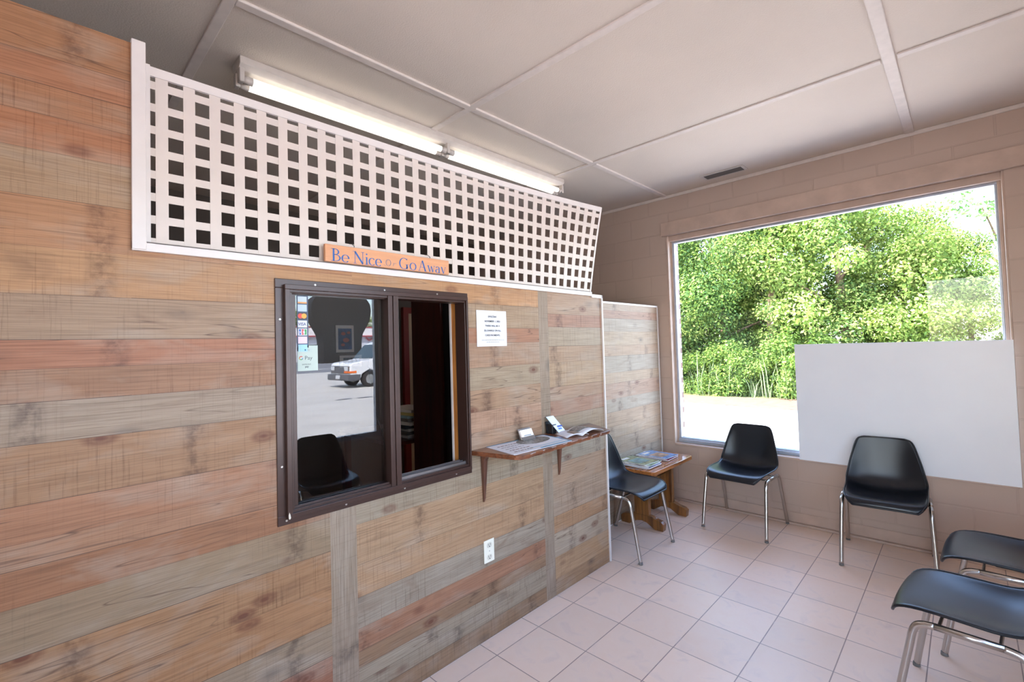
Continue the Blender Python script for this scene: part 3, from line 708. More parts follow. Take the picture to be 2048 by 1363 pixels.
# items on the shelf
fl = thing('counter_flyer', 'large flat laminated flyer with blue border and photo lying on the ledge shelf', 'flyer', (.12, .27, .975))
q = [Vector((-.0+.006, .070, 0)), Vector((.250, .030, 0)), Vector((.268, .460, 0)), Vector((.026, .500, 0))]
def onflyer(u, v, z): # u along x-edge, v along y-edge
    p = (q[0]*(1-u)+q[1]*u)*(1-v)+(q[3]*(1-u)+q[2]*u)*v; return (p.x, p.y, z)
def fpatch(nm, u0, u1, v0, v1, z, mt): MB().quad([onflyer(u0, v0, z), onflyer(u1, v0, z), onflyer(u1, v1, z), onflyer(u0, v1, z)]).build(nm, mt, fl)
m = MB().prism([onflyer(0, 0, 0)[:2], onflyer(1, 0, 0)[:2], onflyer(1, 1, 0)[:2], onflyer(0, 1, 0)[:2]], 2, .9752, .9772); m.build('sheet', PAPER, fl)
fpatch('border', 0, .05, 0, 1, .9775, mat('flyer_blue', (70, 150, 190), .3)); fpatch('border', .93, 1, .45, 1, .9776, mat('flyer_teal', (60, 140, 176), .3)); fpatch('border', 0, 1, .975, 1, .9775, mat('flyer_blue2', (70, 150, 190), .3)); fpatch('stripe', .80, .83, .30, .95, .9777, mat('flyer_sky', (120, 180, 210), .3))
PH = mat('photo_print', (128, 124, 120), .35, noise=.85, nscale=75)
m = MB().prism([onflyer(.30+.30*math.cos(a*PI/10), .66+.27*math.sin(a*PI/10), 0)[:2] for a in range(20)], 2, .9776, .9780); m.build('photo', PH, fl)
for i in range(5):
    u = .22+i*.15; m = MB()
    v = .08
    while v < (.36 if i != 1 else .42): l_ = rnd.uniform(.02, .06); m.quad([onflyer(u, v, .9778), onflyer(u+.04, v, .9778), onflyer(u+.04, v+l_, .9778), onflyer(u, v+l_, .9778)]); v += l_+.012
    m.build('printed_line', INKL if i in (1, 2) else mat('line_brown_%d' % i, (120, 90, 84), .5), fl)
bc = thing('business_card_holder', 'small clear holder of white business cards on the ledge shelf', 'card holder', (.045, .36, .978))
ang = .10
def cardbox(nm, y0, y1, xa, za, xb, zb, th, mt, par, dy=0):
    dx, dz = xb-xa, zb-za; d = math.hypot(dx, dz); nxx, nz = dz/d*th, -dx/d*th
    p = [(xa, za), (xb, zb), (xb-nxx, zb-nz), (xa-nxx, za-nz)]
    m = MB(); m.v = [(x, y, z) for y in (y0, y1) for x, z in p]
    m.v = [(x, y+(dy*(z-za)/(zb-za) if zb != za else 0), z) for x, y, z in m.v]
    m.f = [(0, 1, 2, 3), (7, 6, 5, 4), (0, 4, 5, 1), (1, 5, 6, 2), (2, 6, 7, 3), (3, 7, 4, 0)]; m.sm = [False]*6
    return m.build(nm, mt, par)
CLR = mat('smoked_acrylic', (120, 112, 108), .15)
cardbox('base', .290, .388, .070, .9785, .030, .9785, -.003, CLR, bc)
cardbox('front_lip', .288, .390, .070, .979, .056, .998, .003, CLR, bc)
cardbox('card_stack', .292, .386, .063, .984, .040, 1.032, .012, mat('card_white', (245, 236, 230), .5), bc)
cardbox('back_plate', .289, .389, .048, .979, .026, 1.037, .003, CLR, bc)
cardbox('card_lettering', .310, .366, .0570, 1.0, .0545, 1.005, .0006, INKL, bc)
bh = thing('bill_card_stand', 'black stand holding an upright white payment card beside the open brochures', 'card stand', (.06, .56, .975))
MB().box(.010, .060, .545, .585, .9755, 1.030).build('stand', BLACKP, bh, bevel=.004)
cardbox('stand_back', .540, .590, .030, .976, .014, 1.045, .004, BLACKP, bh)
cardbox('card', .575, .640, .090, .977, .028, 1.075, .003, mat('card_bluewhite', (222, 232, 244), .3), bh, dy=-.045)
cardbox('blue_band', .585, .628, .0716, 1.012, .0660, 1.0205, .0008, mat('band_navy', (52, 72, 160), .4), bh, dy=-.004)
o = cardbox('lettering', .585, .615, .0800, .999, .0745, 1.0075, .0008, mat('band_light', (90, 120, 200), .4), bh, dy=-.004)
br = thing('open_brochure', 'folded white brochures fanned open at the right end of the ledge shelf', 'brochure', (.15, .68, .975))
def sheet(nm, c4, z, hump, mt, par, n=10, sub=((0, 1, 0, 1),)):
    c = [Vector(p) for p in c4]
    m = MB()
    for (u0, u1, v0, v1) in sub:
        P = []
        for i in range(n+1):
            v = v0+(v1-v0)*i/n; row = []
            for j in range(5):
                u = u0+(u1-u0)*j/4; p = (c[0]*(1-u)+c[1]*u)*(1-v)+(c[3]*(1-u)+c[2]*u)*v
                row.append((p.x, p.y, z+hump*math.sin(PI*v)**.8+.0005))
            P.append(row)
        m.grid(P)
    o = m.build(nm, mt, par)
    s_ = o.modifiers.new('solid', 'SOLIDIFY'); s_.thickness = .0012; s_.offset = 1 if True else 0
    return o
B1 = [(.075, .548), (.205, .500), (.235, .665), (.105, .712)]
B2 = [(.100, .610), (.245, .590), (.250, .800), (.095, .815)]
sheet('page', [(*p, 0) for p in B1], .9755, .012, PAPER, br)
sheet('page', [(*p, 0) for p in B2], .9775, .022, PAPER, br)
sheet('page_photo', [(*p, 0) for p in B2], .9795, .022, PH, br, sub=((.12, .62, .08, .92),))
sheet('page_photo', [(*p, 0) for p in B1], .9775, .012, mat('photo_brown', (130, 112, 96), .35, noise=.6, nscale=50), br, sub=((.35, .9, .35, .9),))

# ------------------------------------------------------------------ white board, vent, light fixture
wbp = MB().box(.838, 2.052, YW-.030, YW-.018, .531, 1.446).build('white_board', BOARD, bevel=.0015)
tag(wbp, 'large blank white panel covering the lower right of the big window', 'board')
vn = thing('ceiling_vent', 'stained metal air vent in the ceiling above the big window', 'vent', (.42, 2.47, ZC-.01))
MB().box(.24, .59, 2.405, 2.418, ZC-.010, ZC).box(.24, .59, 2.518, 2.531, ZC-.010, ZC).box(.24, .262, 2.418, 2.518, ZC-.010, ZC).box(.568, .59, 2.418, 2.518, ZC-.010, ZC).build('frame', FIXT, vn, bevel=.002)
MB().box(.262, .568, 2.418, 2.518, ZC-.002, ZC-.0005).build('duct_opening', DARK, vn)
for i in range(7):
    y = 2.426+i*.0145; MB().quad([(.262, y, ZC-.003), (.568, y, ZC-.003), (.568, y+.008, ZC-.010), (.262, y+.008, ZC-.010)]).build('louvre', mat('louvre_%d' % i, (96, 88, 82), .5), vn, solid=.001)
lf = thing('fluorescent_fixture', 'long white twin tube fluorescent fixture on the ceiling behind the lattice', 'light', (-.655, .35, ZC))
cx = -.655
MB().prism([(cx-.062, ZC), (cx+.062, ZC), (cx+.062, ZC-.035), (cx+.035, ZC-.058), (cx-.035, ZC-.058), (cx-.062, ZC-.035)], 1, -.885, 1.58).build('channel', FIXT, lf, bevel=.003)
for (ya, yb) in ((-.845, .325), (.385, 1.545)):
    for dx in (-.030, .030):
        t_ = MB().cyl((cx+dx, ya+.02, ZC-.098), (cx+dx, yb-.02, ZC-.098), .0185, 20).build('tube', TUBE, lf)
        for yy in (ya, yb):
            MB().cyl((cx+dx, yy-.022, ZC-.098), (cx+dx, yy+.022, ZC-.098), .0195, 16).build('tube_cap', FIXT, t_)
for y in (-.873, .355, 1.572):
    MB().box(cx-.052, cx-.012, y-.011, y+.011, ZC-.118, ZC-.05).box(cx+.012, cx+.052, y-.011, y+.011, ZC-.118, ZC-.05).build('lamp_holder', FIXT, lf, bevel=.004)

# ------------------------------------------------------------------ chairs
def smooth(pts, n):
    """Catmull-Rom through pts"""
    out = []; L = len(pts)
    for i in range(L-1):
        p0, p1, p2, p3 = pts[max(i-1, 0)], pts[i], pts[i+1], pts[min(i+2, L-1)]
        for k_ in range(n):
            t_ = k_/n
            out.append(tuple(.5*((2*b)+(-a+c)*t_+(2*a-5*b+4*c-d)*t_*t_+(-a+3*b-3*c+d)*t_**3) for a, b, c, d in zip(p0, p1, p2, p3)))
    out.append(tuple(pts[-1])); return out
def make_chair():
    r = thing('shell_chair', '', 'chair', (0, 0, 0), 'black shell chairs')
    # centre line: y, z, half width, edge lift, edge forward
    pr = [(-.252, .413, .164, -.002, -.004), (-.251, .426, .177, -.003, -.008), (-.240, .441, .191, -.002, -.008), (-.208, .451, .205, .004, -.004), (-.15, .451, .213, .014, 0), (-.06, .441, .217, .026, 0), (.04, .432, .219, .034, .002), (.10, .434, .220, .038, .010),
          (.150, .452, .221, .032, .028), (.178, .495, .220, .012, .042), (.192, .545, .212, 0, .040), (.204, .61, .198, 0, .032), (.214, .67, .182, 0, .024), (.222, .72, .168, 0, .016), (.227, .752, .155, 0, .012), (.230, .768, .140, 0, .01), (.231, .776, .112, 0, .008)]
    P = []
    for y, z, hw, up, fw in smooth(pr, 2):
        row = []
        for j in range(17):
            u = -1+j/8; e = abs(u)**2.6
            row.append((u*hw, y-fw*e, z+up*e))
        P.append(row)
    m = MB().grid(P)
    o = m.build('seat_shell', PLASTIC, r, solid=.007, subd=1)
    # rolled rim
    loop = [p for p in P[0]]+[row[-1] for row in P[1:]]+[p for p in P[-1][::-1][1:]]+[row[0] for row in P[::-1][1:-1]]
    loop.append(loop[0]); MB().tube([(a, b, c-.002) for a, b, c in loop], .0058, 8, cap=False).build('rim', PLASTIC, r)
    R = .0128
    for s in (-1, 1):
        fr = smooth([(s*.238, -.250, .006), (s*.234, -.222, .16), (s*.229, -.190, .32), (s*.227, -.176, .385), (s*.227, -.155, .412), (s*.227, -.115, .420)], 5)
        rr = smooth([(s*.240, .245, .006), (s*.235, .198, .16), (s*.230, .148, .32), (s*.228, .128, .385), (s*.227, .105, .413), (s*.227, .065, .421)], 5)
        MB().tube(fr, R, 12).build('leg', CHROME, r); MB().tube(rr, R, 12).build('leg', CHROME, r)
        MB().tube([(s*.227, -.116, .420), (s*.227, .066, .421)], R, 12).build('side_rail', CHROME, r)
        for pt in (fr[0], rr[0]):
            MB().tube([(pt[0], pt[1], .0), (pt[0], pt[1], .016)], [.0145, .0130], 12).build('foot_glide', RUBBER, r)
    for y in (-.105, .055):
        MB().tube([(-.227, y, .420), (-.19, y, .414), (.19, y, .414), (.227, y, .420)], .006, 8).build('crossbar', CHROME, r)
    MB().box(-.10, .10, -.07, .03, .414, .428).build('seat_mount', BLACKP, r, bevel=.004)
    return r
ch = make_chair()
def place(o, x, y, deg, label):
    o.location = (x, y, 0); o.rotation_euler = (0, 0, math.radians(deg)); o['label'] = label
place(ch, .483, 2.424, -1.5, 'black plastic shell chair under the big window left of the white panel')
place(copy_tree(ch), 1.403, 2.372, 4.2, 'black plastic shell chair standing in front of the white panel')
place(copy_tree(ch), -.065, 1.515, 90, 'black plastic shell chair half hidden by the plank wall end beside the magazine table')
place(copy_tree(ch), 1.965, 1.60, -93, 'black plastic shell chair at the right edge of the view, nearer the white panel')
place(copy_tree(ch), 1.842, .945, -95, 'black plastic shell chair in the lower right corner of the view, nearest the camera')
place(copy_tree(ch), 2.0, .11, -84, 'black plastic shell chair seen only as a reflection in the service glass')

# ------------------------------------------------------------------ magazine table
tb = thing('trestle_side_table', 'small varnished oak trestle side table carrying magazines in the corner', 'table', (-.14, 2.11, 0))
m = MB(); c_ = [(-.325, 1.752), (.028, 1.752), (.048, 1.772), (.048, 2.448), (.028, 2.468), (-.325, 2.468)]
m.prism(c_, 2, .458, .490); m.build('tabletop', TABLEW, tb, bevel=.004)
MB().box(-.27, .00, 1.86, 1.90, .425, .458).box(-.27, .00, 2.32, 2.36, .425, .458).build('cleat', TABLED, tb, bevel=.003)
for y in (1.895, 2.315):
    MB().box(-.205, -.075, y-.018, y+.022, .075, .44).build('leg', TABLED, tb, bevel=.004)
    ft = [(-.325, 0), (-.255, 0), (-.225, .018), (-.185, .042), (-.14, .050), (-.095, .042), (-.055, .018), (-.025, 0), (.045, 0), (.052, .055), (.030, .072), (-.02, .082), (-.06, .098), (-.22, .098), (-.26, .082), (-.31, .072), (-.332, .055)]
    MB().prism(ft, 1, y-.022, y+.026).build('foot', TABLED, tb, bevel=.002)
MB().box(-.152, -.128, 1.91, 2.30, .26, .345).build('stretcher', TABLED, tb, bevel=.004)
rm = random.Random(9)
mags = [((150, 110, 90), 0), ((200, 196, 190), 1), ((60, 78, 120), 0), ((210, 200, 186), 2), ((120, 142, 104), 1), ((190, 96, 84), 0), ((150, 160, 120), 2), ((226, 222, 214), 1), ((120, 138, 120), 2)]
names = ['reddish brown', 'pale grey', 'navy blue', 'cream', 'green', 'red', 'olive', 'white', 'green patterned']
def magazine(x, y, z, rot, c, label, w_=.205, h_=.272, th=.005, idx=0):
    t_ = thing('magazine', label, 'magazine', (x, y, z), 'magazines on the side table')
    MB().box(-w_/2, w_/2, -h_/2, h_/2, 0, th-.0006).build('pages', PAPER, None)
    pages = C.objects[-1]; pages.parent = t_
    cv = MB().box(-w_/2-.001, w_/2+.001, -h_/2-.001, h_/2+.001, th-.0006, th+.0002).build('cover', mat('cover_%d' % idx, c, .25, noise=.6, nscale=28), None); cv.parent = t_
    a = MB().box(-w_*.42, w_*.05, h_*.30, h_*.43, th+.0002, th+.0005).build('masthead', mat('masthead_%d' % idx, (230, 226, 216) if sum(c) < 450 else (70, 90, 150), .3), None); a.parent = cv
    b2 = MB().box(-w_*.40, w_*.30, -h_*.30, h_*.16, th+.0002, th+.0004).build('cover_picture', mat('picture_%d' % idx, tuple(min(255, int(v*.8+30)) for v in c[::-1]), .3, noise=.7, nscale=22), None); b2.parent = cv
    t_.rotation_euler = (0, 0, rot); return t_
z = .4902
pos = ['lowest of the near pile', 'second lowest of the near pile', 'third lowest of the near pile', 'third highest of the near pile', 'second highest of the near pile', 'topmost of the near pile']
for i in range(6):
    c, _ = mags[i]; th = .0055
    magazine(-.165+rm.uniform(-.02, .02), 1.925+rm.uniform(-.022, .022), z, PI/2+rm.uniform(-.12, .12), mags[i][0] if i < 5 else (132, 136, 96), 'magazine with %s cover, %s' % (names[i] if i < 5 else 'green and brown garden photo', pos[i]), idx=i, th=th)
    z += th+.0004
z = .4902
pos = ['bottom', 'second from the bottom', 'second from the top', 'top']
cc = [(206, 190, 196), (150, 60, 90), (214, 214, 222), (110, 140, 180)]; nn = ['pale', 'dark pink', 'white', 'blue and pink']
for i in range(4):
    magazine(-.17+rm.uniform(-.02, .02), 2.235+rm.uniform(-.015, .015), z, PI/2+rm.uniform(-.08, .10), cc[i], 'magazine with %s cover, %s of the far pile' % (nn[i], pos[i]), idx=10+i, th=.006)
    z += .0064

# ------------------------------------------------------------------ office behind the partition
cb = thing('tall_cabinet', 'tall dark mahogany cabinet seen through the open half of the service window', 'cabinet', (-1.0, .7, 0))
MB().box(-1.24, -.87, .45, 1.0, 0, 1.90).build('carcass', MAHOG, cb, bevel=.003); MB().box(-.868, -.77, .47, 1.0, 0, 1.88).build('side_panel', BLACKP, cb)
ma = thing('office_machine', 'dark teal office machine on the tall cabinet behind the lattice', 'machine', (-1.0, .72, 1.90))
MB().box(-1.22, -.80, .48, .98, 1.9005, 2.02).build('casing', mat('machine_teal', (40, 62, 66), .4), ma, bevel=.01); MB().box(-1.18, -.84, .55, .95, 2.02, 2.032).build('lid', mat('machine_lid', (96, 104, 104), .4), ma, bevel=.004)
dk = thing('office_desk', 'dark office desk behind the service window', 'desk', (-1.75, .45, 0))
MB().box(-2.2, -1.3, .30, 1.35, .77, .80).build('desktop', MAHOG, dk, bevel=.004)
for x, y in ((-2.15, .35), (-1.35, .35), (-2.15, 1.3), (-1.35, 1.3)): MB().box(x-.03, x+.03, y-.03, y+.03, 0, .77).build('leg', MAHOG, dk)
z = .8003; rr_ = random.Random(3)
fc = [(176, 168, 160), (90, 84, 78), (214, 206, 196), (60, 58, 62), (200, 196, 190), (110, 104, 98), (150, 176, 176), (196, 176, 110), (206, 200, 188)]
fn = ['grey', 'dark grey', 'cream', 'black', 'white', 'brown grey', 'pale teal', 'yellow', 'off-white']
for i in range(9):
    h_ = .02+rr_.uniform(0, .008)
    o = MB().box(-.17, .17, -.13, .13, 0, h_).build('paper_bundle', mat('bundle_%d' % i, fc[i], .7), bevel=.003)
    o.location = (-1.53+rr_.uniform(-.02, .02), .60+rr_.uniform(-.02, .02), z); o.rotation_euler = (0, 0, rr_.uniform(-.15, .15)); z += h_+.0005
    tag(o, '%s paper bundle, number %d up in the stack on the office desk' % (fn[i], i+1), 'papers', 'paper bundles stacked on the office desk')
d1 = struct(MB().box(XO, XO+.03, 1.53, 2.3, 0, 1.93).build('door_1', BEIGE)); MB().box(XO, XO+.05, 1.46, 1.53, 0, 1.93).box(XO, XO+.052, 1.46, 2.37, 1.93, 2.0).build('door_casing', REDP, d1)
ps = thing('blue_poster', 'small blue and red picture pinned on the office back wall behind the service glass', 'poster', (XO+.005, .76, 1.5))
MB().box(XO+.001, XO+.010, .66, .86, 1.49, 1.78).build('mount', mat('poster_mount', (206, 204, 206), .5), ps)
MB().box(XO+.010, XO+.012, .685, .835, 1.52, 1.745).build('picture', mat('poster_picture', (50, 78, 124), .5, noise=.5, nscale=14), ps)
for i, (y, z, r_) in enumerate(((.74, 1.69, .025), (.77, 1.62, .035), (.735, 1.57, .022), (.80, 1.70, .02))):
    MB().prism([(y+r_*math.cos(a*PI/7), z+r_*.7*math.sin(a*PI/7)) for a in range(14)], 0, XO+.012, XO+.0125).build('red_shape', mat('shape_%d' % i, (170, 92, 80), .6), ps)
p2 = thing('paper_drawing', 'pale sheet with a coloured drawing pinned below the blue picture', 'poster', (XO+.005, .7, 1.3))
MB().box(XO+.001, XO+.004, .70, .95, 1.33, 1.455).build('sheet', mat('sheet_pale', (200, 196, 196), .6), p2); MB().box(XO+.004, XO+.005, .74, .92, 1.36, 1.43).build('drawing', mat('drawing', (110, 120, 130), .6, noise=.8, nscale=20), p2)

# ------------------------------------------------------------------ outside: ground, road, van, shops
GZ = -.15
g = MB(); g.box(-90, 8, -60, 10.9, GZ-.1, GZ).box(8, 37, -60, 80, GZ-.1, GZ); struct(g.build('ground_lot', CONC))
g = MB(); g.box(37, 88, -120, 160, GZ-.1, GZ); struct(g.build('ground_road', ROAD))
struct(MB().box(44.6, 45.1, -120, 160, GZ, GZ+.006).build('ground_marking', mat('road_paint', (236, 236, 232), .7)))
struct(MB().box(88, 200, -120, 160, GZ-.1, GZ+.02).build('ground_far', CONC))
g = MB(); g.box(-90, 8, 10.9, 80, GZ-.1, GZ-.005); struct(g.build('ground_verge', DIRT))
rl = random.Random(2)
pts = [(-22+i*1.0, 10.75+rl.uniform(-.22, .22)) for i in range(40)]; pts += [(18-i*1.0, 12.5+rl.uniform(-.3, .3)) for i in range(41)]
tag(MB().prism(pts, 2, GZ-.002, GZ+.012).build('leaf_litter', LITTER), 'pinkish band of dry leaf litter between lot and bushes', 'leaf litter', kind='stuff')
for (x, y, lx) in ((13.85, 5.92, 'left'), (13.75, 6.66, 'right')):
    o = MB().box(-.12, .12, -.26, .26, 0, .006).build('storm_grate', VANG); o.location = (x, y, GZ)
    tag(o, 'dark storm grate in the concrete lot, the %s one in the reflection' % lx, 'grate', 'storm grates in the lot')
vx, vy = 18.2, 8.3
v = thing('white_van', 'white passenger van parked on the concrete lot, reflected in the service glass', 'van', (vx+1, vy+2.6, GZ))
def vz(z): return GZ+z
side = [(vy+.05, vz(.50)), (vy, vz(.62)), (vy+.03, vz(1.02)), (vy+.12, vz(1.14)), (vy+1.12, vz(1.28)), (vy+1.75, vz(1.98)), (vy+2.1, vz(2.10)), (vy+5.5, vz(2.12)), (vy+5.65, vz(1.9)), (vy+5.7, vz(.5)),
        (vy+5.0, vz(.42)), (vy+4.95, vz(.62)), (vy+4.6, vz(.80)), (vy+4.2, vz(.62)), (vy+4.15, vz(.42)), (vy+1.45, vz(.42)), (vy+1.40, vz(.62)), (vy+.99, vz(.83)), (vy+.58, vz(.62)), (vy+.53, vz(.42))]
MB().prism(side, 0, vx, vx+2.0).build('body', VAN, v, bevel=.05, seg=3)
MB().box(vx-.03, vx+2.03, vy-.14, vy+.5, vz(.34), vz(.62)).build('bumper', VANG, v, bevel=.04)
MB().box(vx+.12, vx+1.88, vy-.03, vy+.04, vz(.66), vz(1.0)).build('grille', VANG, v, bevel=.01)
for x in (vx+.16, vx+1.5): MB().box(x, x+.34, vy-.05, vy+.04, vz(.78), vz(.98)).build('headlamp', HEADL, v, bevel=.02)
MB().box(vx-.02, vx+.5, vy-.06, vy+.30, vz(.68), vz(.77)).build('turn_signal', ORANGE, v, bevel=.01)
MB().box(vx+.72, vx+1.12, vy-.16, vy-.13, vz(.42), vz(.58)).build('licence_plate', HEADL, v)
MB().quad([(vx+.1, vy+1.13, vz(1.32)), (vx+1.9, vy+1.13, vz(1.32)), (vx+1.85, vy+1.70, vz(1.96)), (vx+.15, vy+1.70, vz(1.96))]).build('windscreen', VGLS, v, solid=.03)
m = MB().quad([(vx-.01, vy+1.40, vz(1.36)), (vx-.01, vy+2.25, vz(1.36)), (vx-.01, vy+2.25, vz(1.92)), (vx-.01, vy+1.88, vz(1.92))]); m.build('side_window', VGLS, v, solid=.02)
MB().box(vx-.012, vx+.01, vy+2.45, vy+5.2, vz(1.36), vz(1.90)).build('side_window', VGLS, v)
for y in (vy+.99, vy+4.58):
    for x, s in ((vx+.02, 1), (vx+1.73, 1)):
        t_ = MB().cyl((x, y, vz(.37)), (x+.25, y, vz(.37)), .37, 28).build('wheel', TIRE, v); MB().cyl((x-.012, y, vz(.37)), (x+.01, y, vz(.37)), .22, 24).build('hubcap', WHEELM, t_)
py_ = thing('vase_shaped_pylon', 'dark vase-shaped structure across the road, reflected in the service glass', 'pylon', (70, 32.2, GZ))
prof = [(0, 3.1), (2, 3.05), (4, 3.2), (5, 3.6), (6.2, 4.3), (7.5, 4.75), (8.8, 4.8), (9.8, 4.4), (10.6, 3.4), (11.2, 2.0)]
sm_ = smooth(prof, 5)
poly = [(w_, z_) for z_, w_ in sm_]+[(-w_, z_) for z_, w_ in sm_[::-1]]
m = MB(); m.prism([(32.2+a, b_+GZ) for a, b_ in poly], 0, 69.0, 71.4)
m.build('shaft', PYL, py_)
sb = thing('shop_building', 'low white shop building with red striped fascia beyond the road, seen in reflection', 'building', (98, 40, GZ))
MB().box(96, 110, 8, 86, GZ, 4.9).build('wall', SHOPW, sb); MB().box(95.2, 110, 7, 87, 4.9, 6.9).build('fascia', SHOPF, sb)
MB().box(95.1, 95.2, 7, 87, 4.8, 5.05).box(95.1, 95.2, 7, 87, 6.75, 7.0).build('red_stripe', SHOPR, sb)
for i in range(9): MB().box(95.9, 96, 12+i*8, 16.5+i*8, .5, 3.2).build('shop_window', VGLS, sb)
lg = smooth([(95.8, 50.3+q*.85, z_) for q, z_ in enumerate((4.7, 4.0, 4.5, 3.8, 4.55, 4.0, 4.7, 3.8, 4.4, 3.9, 4.5))], 5)
MB().tube([p for p in lg], .17, 6).build('red_script_sign', SHOPR, sb)

# ------------------------------------------------------------------ trees
def leaves_mesh(name, clumps, n, size, seed, hues):
    r = np.random.default_rng(seed)
    K = len(clumps); cl = np.array([c[:3] for c in clumps]); rad = np.array([c[3] for c in clumps])
    pk = r.choice(K, n, p=(rad**2)/(rad**2).sum())
    d = r.normal(size=(n, 3)); d /= np.linalg.norm(d, axis=1)[:, None]
    rr = rad[pk]*(r.uniform(.45, 1.05, n)); pos = cl[pk]+d*rr[:, None]*np.array([1, 1, .85])
    nrm = d*.7+r.normal(size=(n, 3))*.55+np.array([0, 0, .45]); nrm /= np.linalg.norm(nrm, axis=1)[:, None]
    t_ = np.cross(nrm, r.normal(size=(n, 3))); t_ /= np.linalg.norm(t_, axis=1)[:, None]; b = np.cross(nrm, t_)
    s = size*r.uniform(.6, 1.35, n)[:, None]
    V = np.stack([pos-t_*s*.62, pos+b*s*.34-nrm*s*.06, pos+t_*s*.62, pos-b*s*.34-nrm*s*.06], 1).reshape(-1, 3)
    me = bpy.data.meshes.new(name); me.vertices.add(4*n); me.vertices.foreach_set('co', V.astype(np.float32).ravel())
    me.loops.add(4*n); me.loops.foreach_set('vertex_index', np.arange(4*n, dtype=np.int32))
    me.polygons.add(n); me.polygons.foreach_set('loop_start', np.arange(0, 4*n, 4, dtype=np.int32))
    me.update(calc_edges=True); me.validate()
    h = np.array([s2l(c) for c in hues]); cc = h[r.choice(len(h), n)]*r.uniform(.55, 1.6, (n, 1))
    clc = r.uniform(.8, 1.2, K)[pk][:, None]; cc = np.clip(cc*clc, 0, 1)
    col = np.concatenate([cc, np.ones((n, 1))], 1); col = np.repeat(col, 4, 0)
    ca = me.color_attributes.new('Col', 'FLOAT_COLOR', 'POINT'); ca.data.foreach_set('color', col.astype(np.float32).ravel())
    me.materials.append(LEAF); return me
GREENS = [(84, 108, 62), (104, 126, 70), (128, 146, 84), (66, 92, 54), (152, 164, 98)]
def make_tree(name, label, h, rx, seed, n, size, trunk=True, hues=GREENS, group='trees along the lot edge', full=True, cat='tree'):
    r = random.Random(seed); t_ = thing(name, label, cat, (0, 0, 0), group)
    cl = []
    nc = 46 if full else 22
    for i in range(nc):
        z = r.uniform(.05 if full else .45, .96)*h; q = (z/h); w_ = rx*(1-.35*abs(q-.45)-.5*max(0, q-.7)*2)
        a = r.uniform(0, 2*PI); d = w_*math.sqrt(r.uniform(.15, 1))
        cl.append((d*math.cos(a), d*math.sin(a), z, r.uniform(.55, 1.05)*rx*.36))
    me = leaves_mesh('foliage', cl, n, size, seed, hues); o = bpy.data.objects.new('foliage', me); C.objects.link(o); o.parent = t_
    if trunk:
        m = MB(); pt = [(0, 0, 0), (.1, .05, h*.3), (-.05, .1, h*.55), (.05, 0, h*.85)]
        m.tube(smooth(pt, 4), [.16-.12*i/12 for i in range(13)], 8); m.build('trunk', BARK, t_)
        for i in range(7):
            c = cl[i*3]; z0 = min(c[2]*.7, h*.7); bpts = [(0, .03, z0), (c[0]*.5, c[1]*.5, (z0+c[2])/2+.1), (c[0], c[1], c[2])]
            MB().tube(smooth(bpts, 3), [.05-.006*j for j in range(7)], 6).build('branch', BARK, t_)
    return t_
ta = make_tree('leafy_tree', '', 7.6, 2.3, 11, 46000, .078)
tb_ = make_tree('leafy_tree', '', 6.4, 2.2, 12, 44000, .08, hues=[(114, 134, 72), (134, 152, 84), (94, 118, 62), (160, 172, 104)])
tc_ = make_tree('vine_covered_tree', '', 8.6, 2.5, 13, 48000, .075, hues=[(70, 94, 54), (88, 112, 62), (112, 132, 72), (56, 80, 48)])
sp_ = [(tc_, -8.8, 15.2, .98, 0, 'dark vine-covered tree at the far left behind the bushes'), (ta, -6.4, 14.6, 1.0, 40, 'tall leafy tree at the left edge of the big window'), (tc_, -4.3, 15.4, 1.02, 120, 'vine-covered dark tree second from the left in the window'),
       (ta, -2.6, 14.9, .98, 200, 'tall leafy tree in the middle of the window view'), (tb_, -.9, 15.6, 1.12, 0, 'bright yellow-green tree above the left part of the white panel'),
       (tb_, .6, 16.2, .86, 150, 'rounded yellow-green tree above the middle of the white panel'), (ta, 1.9, 17.4, .58, 300, 'short leafy tree low at the right side of the window'), (tb_, 3.5, 17.0, .50, 70, 'lowest yellow-green tree at the right end of the window'),
       (tc_, -3.4, 18.5, 1.1, 60, 'dark tree standing behind the vine-covered ones'), (tc_, -.6, 19.0, .95, 190, 'dark tree behind the yellow-green ones'), (tc_, -6.2, 19.0, 1.1, 250, 'dark tree far behind the left edge'), (tb_, 5.6, 18.0, .6, 30, 'small tree beyond the right window jamb')]
used = set()
for src, x, y, s, rz, lab in sp_:
    o = src if id(src) not in used else copy_tree(src); used.add(id(src))
    o.location = (x, y, GZ); o.scale = (s, s, s); o.rotation_euler = (0, 0, math.radians(rz)); o['label'] = lab
# airy branch tree at the top right
at_ = make_tree('airy_tree', 'thin airy tree with sparse leaves against the bright sky at upper right', 10.5, 1.7, 21, 2600, .12, full=False, hues=[(120, 150, 100), (100, 132, 86)]); at_.location = (2.9, 20.5, GZ)
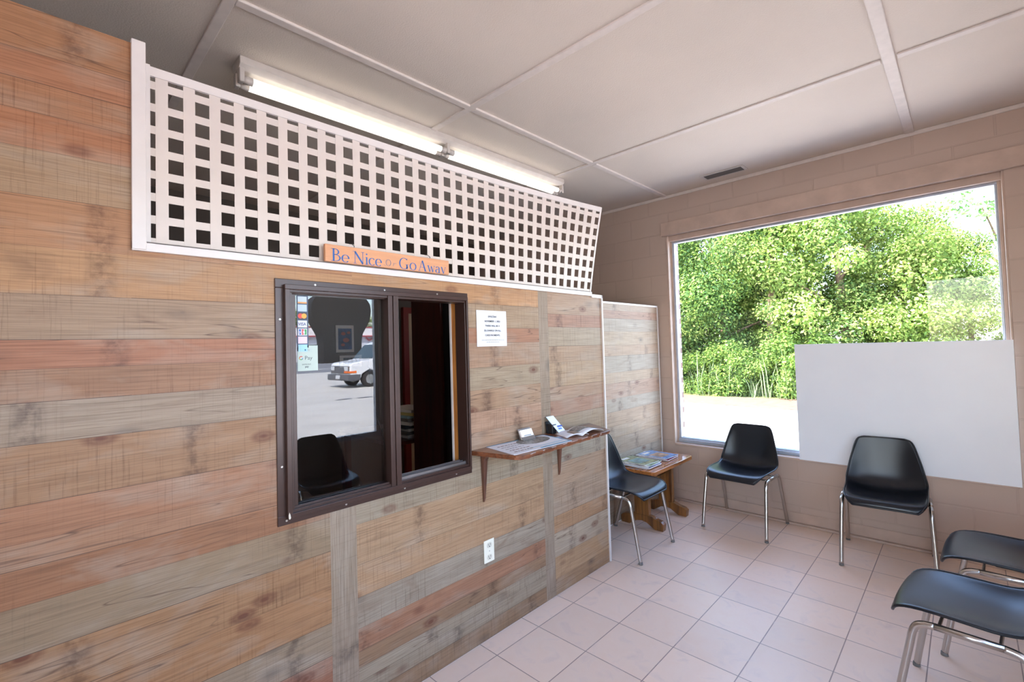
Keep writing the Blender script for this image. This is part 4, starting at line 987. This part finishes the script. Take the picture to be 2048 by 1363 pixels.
# bushes and reeds
bu = make_tree('leafy_bush', '', 1.5, 1.0, 31, 11000, .058, trunk=False, group='bushes at the foot of the trees', cat='bush', hues=[(96, 120, 62), (118, 138, 72), (76, 102, 54)])
rb = random.Random(6); i = 0
bl = ['leftmost', 'second from the left', 'third from the left', 'fourth from the left', 'fifth from the left', 'sixth from the left', 'seventh from the left', 'eighth from the left', 'ninth from the left']
for x in (-7.0, -5.8, -4.7, -3.6, -2.6, -1.5, -.3, 1.1, 2.6):
    o = bu if i == 0 else copy_tree(bu); s = rb.uniform(.75, 1.2)
    o.location = (x, 13.2+rb.uniform(-.15, .5), GZ); o.scale = (s, s, s*rb.uniform(.7, 1.1)); o.rotation_euler = (0, 0, rb.uniform(0, 6)); o['label'] = 'green leafy bush at the foot of the trees, %s' % bl[i]; i += 1
m = MB()
for j in range(900):
    x = rb.uniform(-7.5, 3.5); y = 12.7+rb.uniform(-.2, 1.0); h_ = rb.uniform(.3, 1.5 if -4.6 < x < 2 else .6); dx, dy = rb.uniform(-.25, .25), rb.uniform(-.2, .2); a = rb.uniform(0, PI); wx, wy = .012*math.cos(a), .012*math.sin(a)
    m.v += [(x-wx, y-wy, GZ), (x+wx, y+wy, GZ), (x+dx*.4+wx, y+dy*.4+wy, GZ+h_*.6), (x+dx*.4-wx, y+dy*.4-wy, GZ+h_*.6), (x+dx, y+dy, GZ+h_)]
    k0 = len(m.v)-5; m.f += [(k0, k0+1, k0+2, k0+3), (k0+3, k0+2, k0+4)]; m.sm += [False, False]
tag(m.build('reeds', mat('reed_green', (104, 122, 80), .8, noise=.3)), 'tall thin reeds and weeds at the foot of the trees', 'reeds', kind='stuff')
# trees behind the shops, seen in reflection
fx = [(138, 30, 'left'), (140, 50, 'second'), (138, 70, 'third'), (140, 90, 'fourth'), (138, 110, 'rightmost')]
for i, (x, y, lab) in enumerate(fx):
    o = copy_tree(tb_ if i % 2 else ta); o.location = (x, y, GZ); o.scale = (2.9, 2.9, 2.0+.5*(i > 2)+.3*(i % 2)); o['group'] = 'trees behind the shop building'; o['label'] = 'large green tree behind the shop building in the reflection, %s' % lab
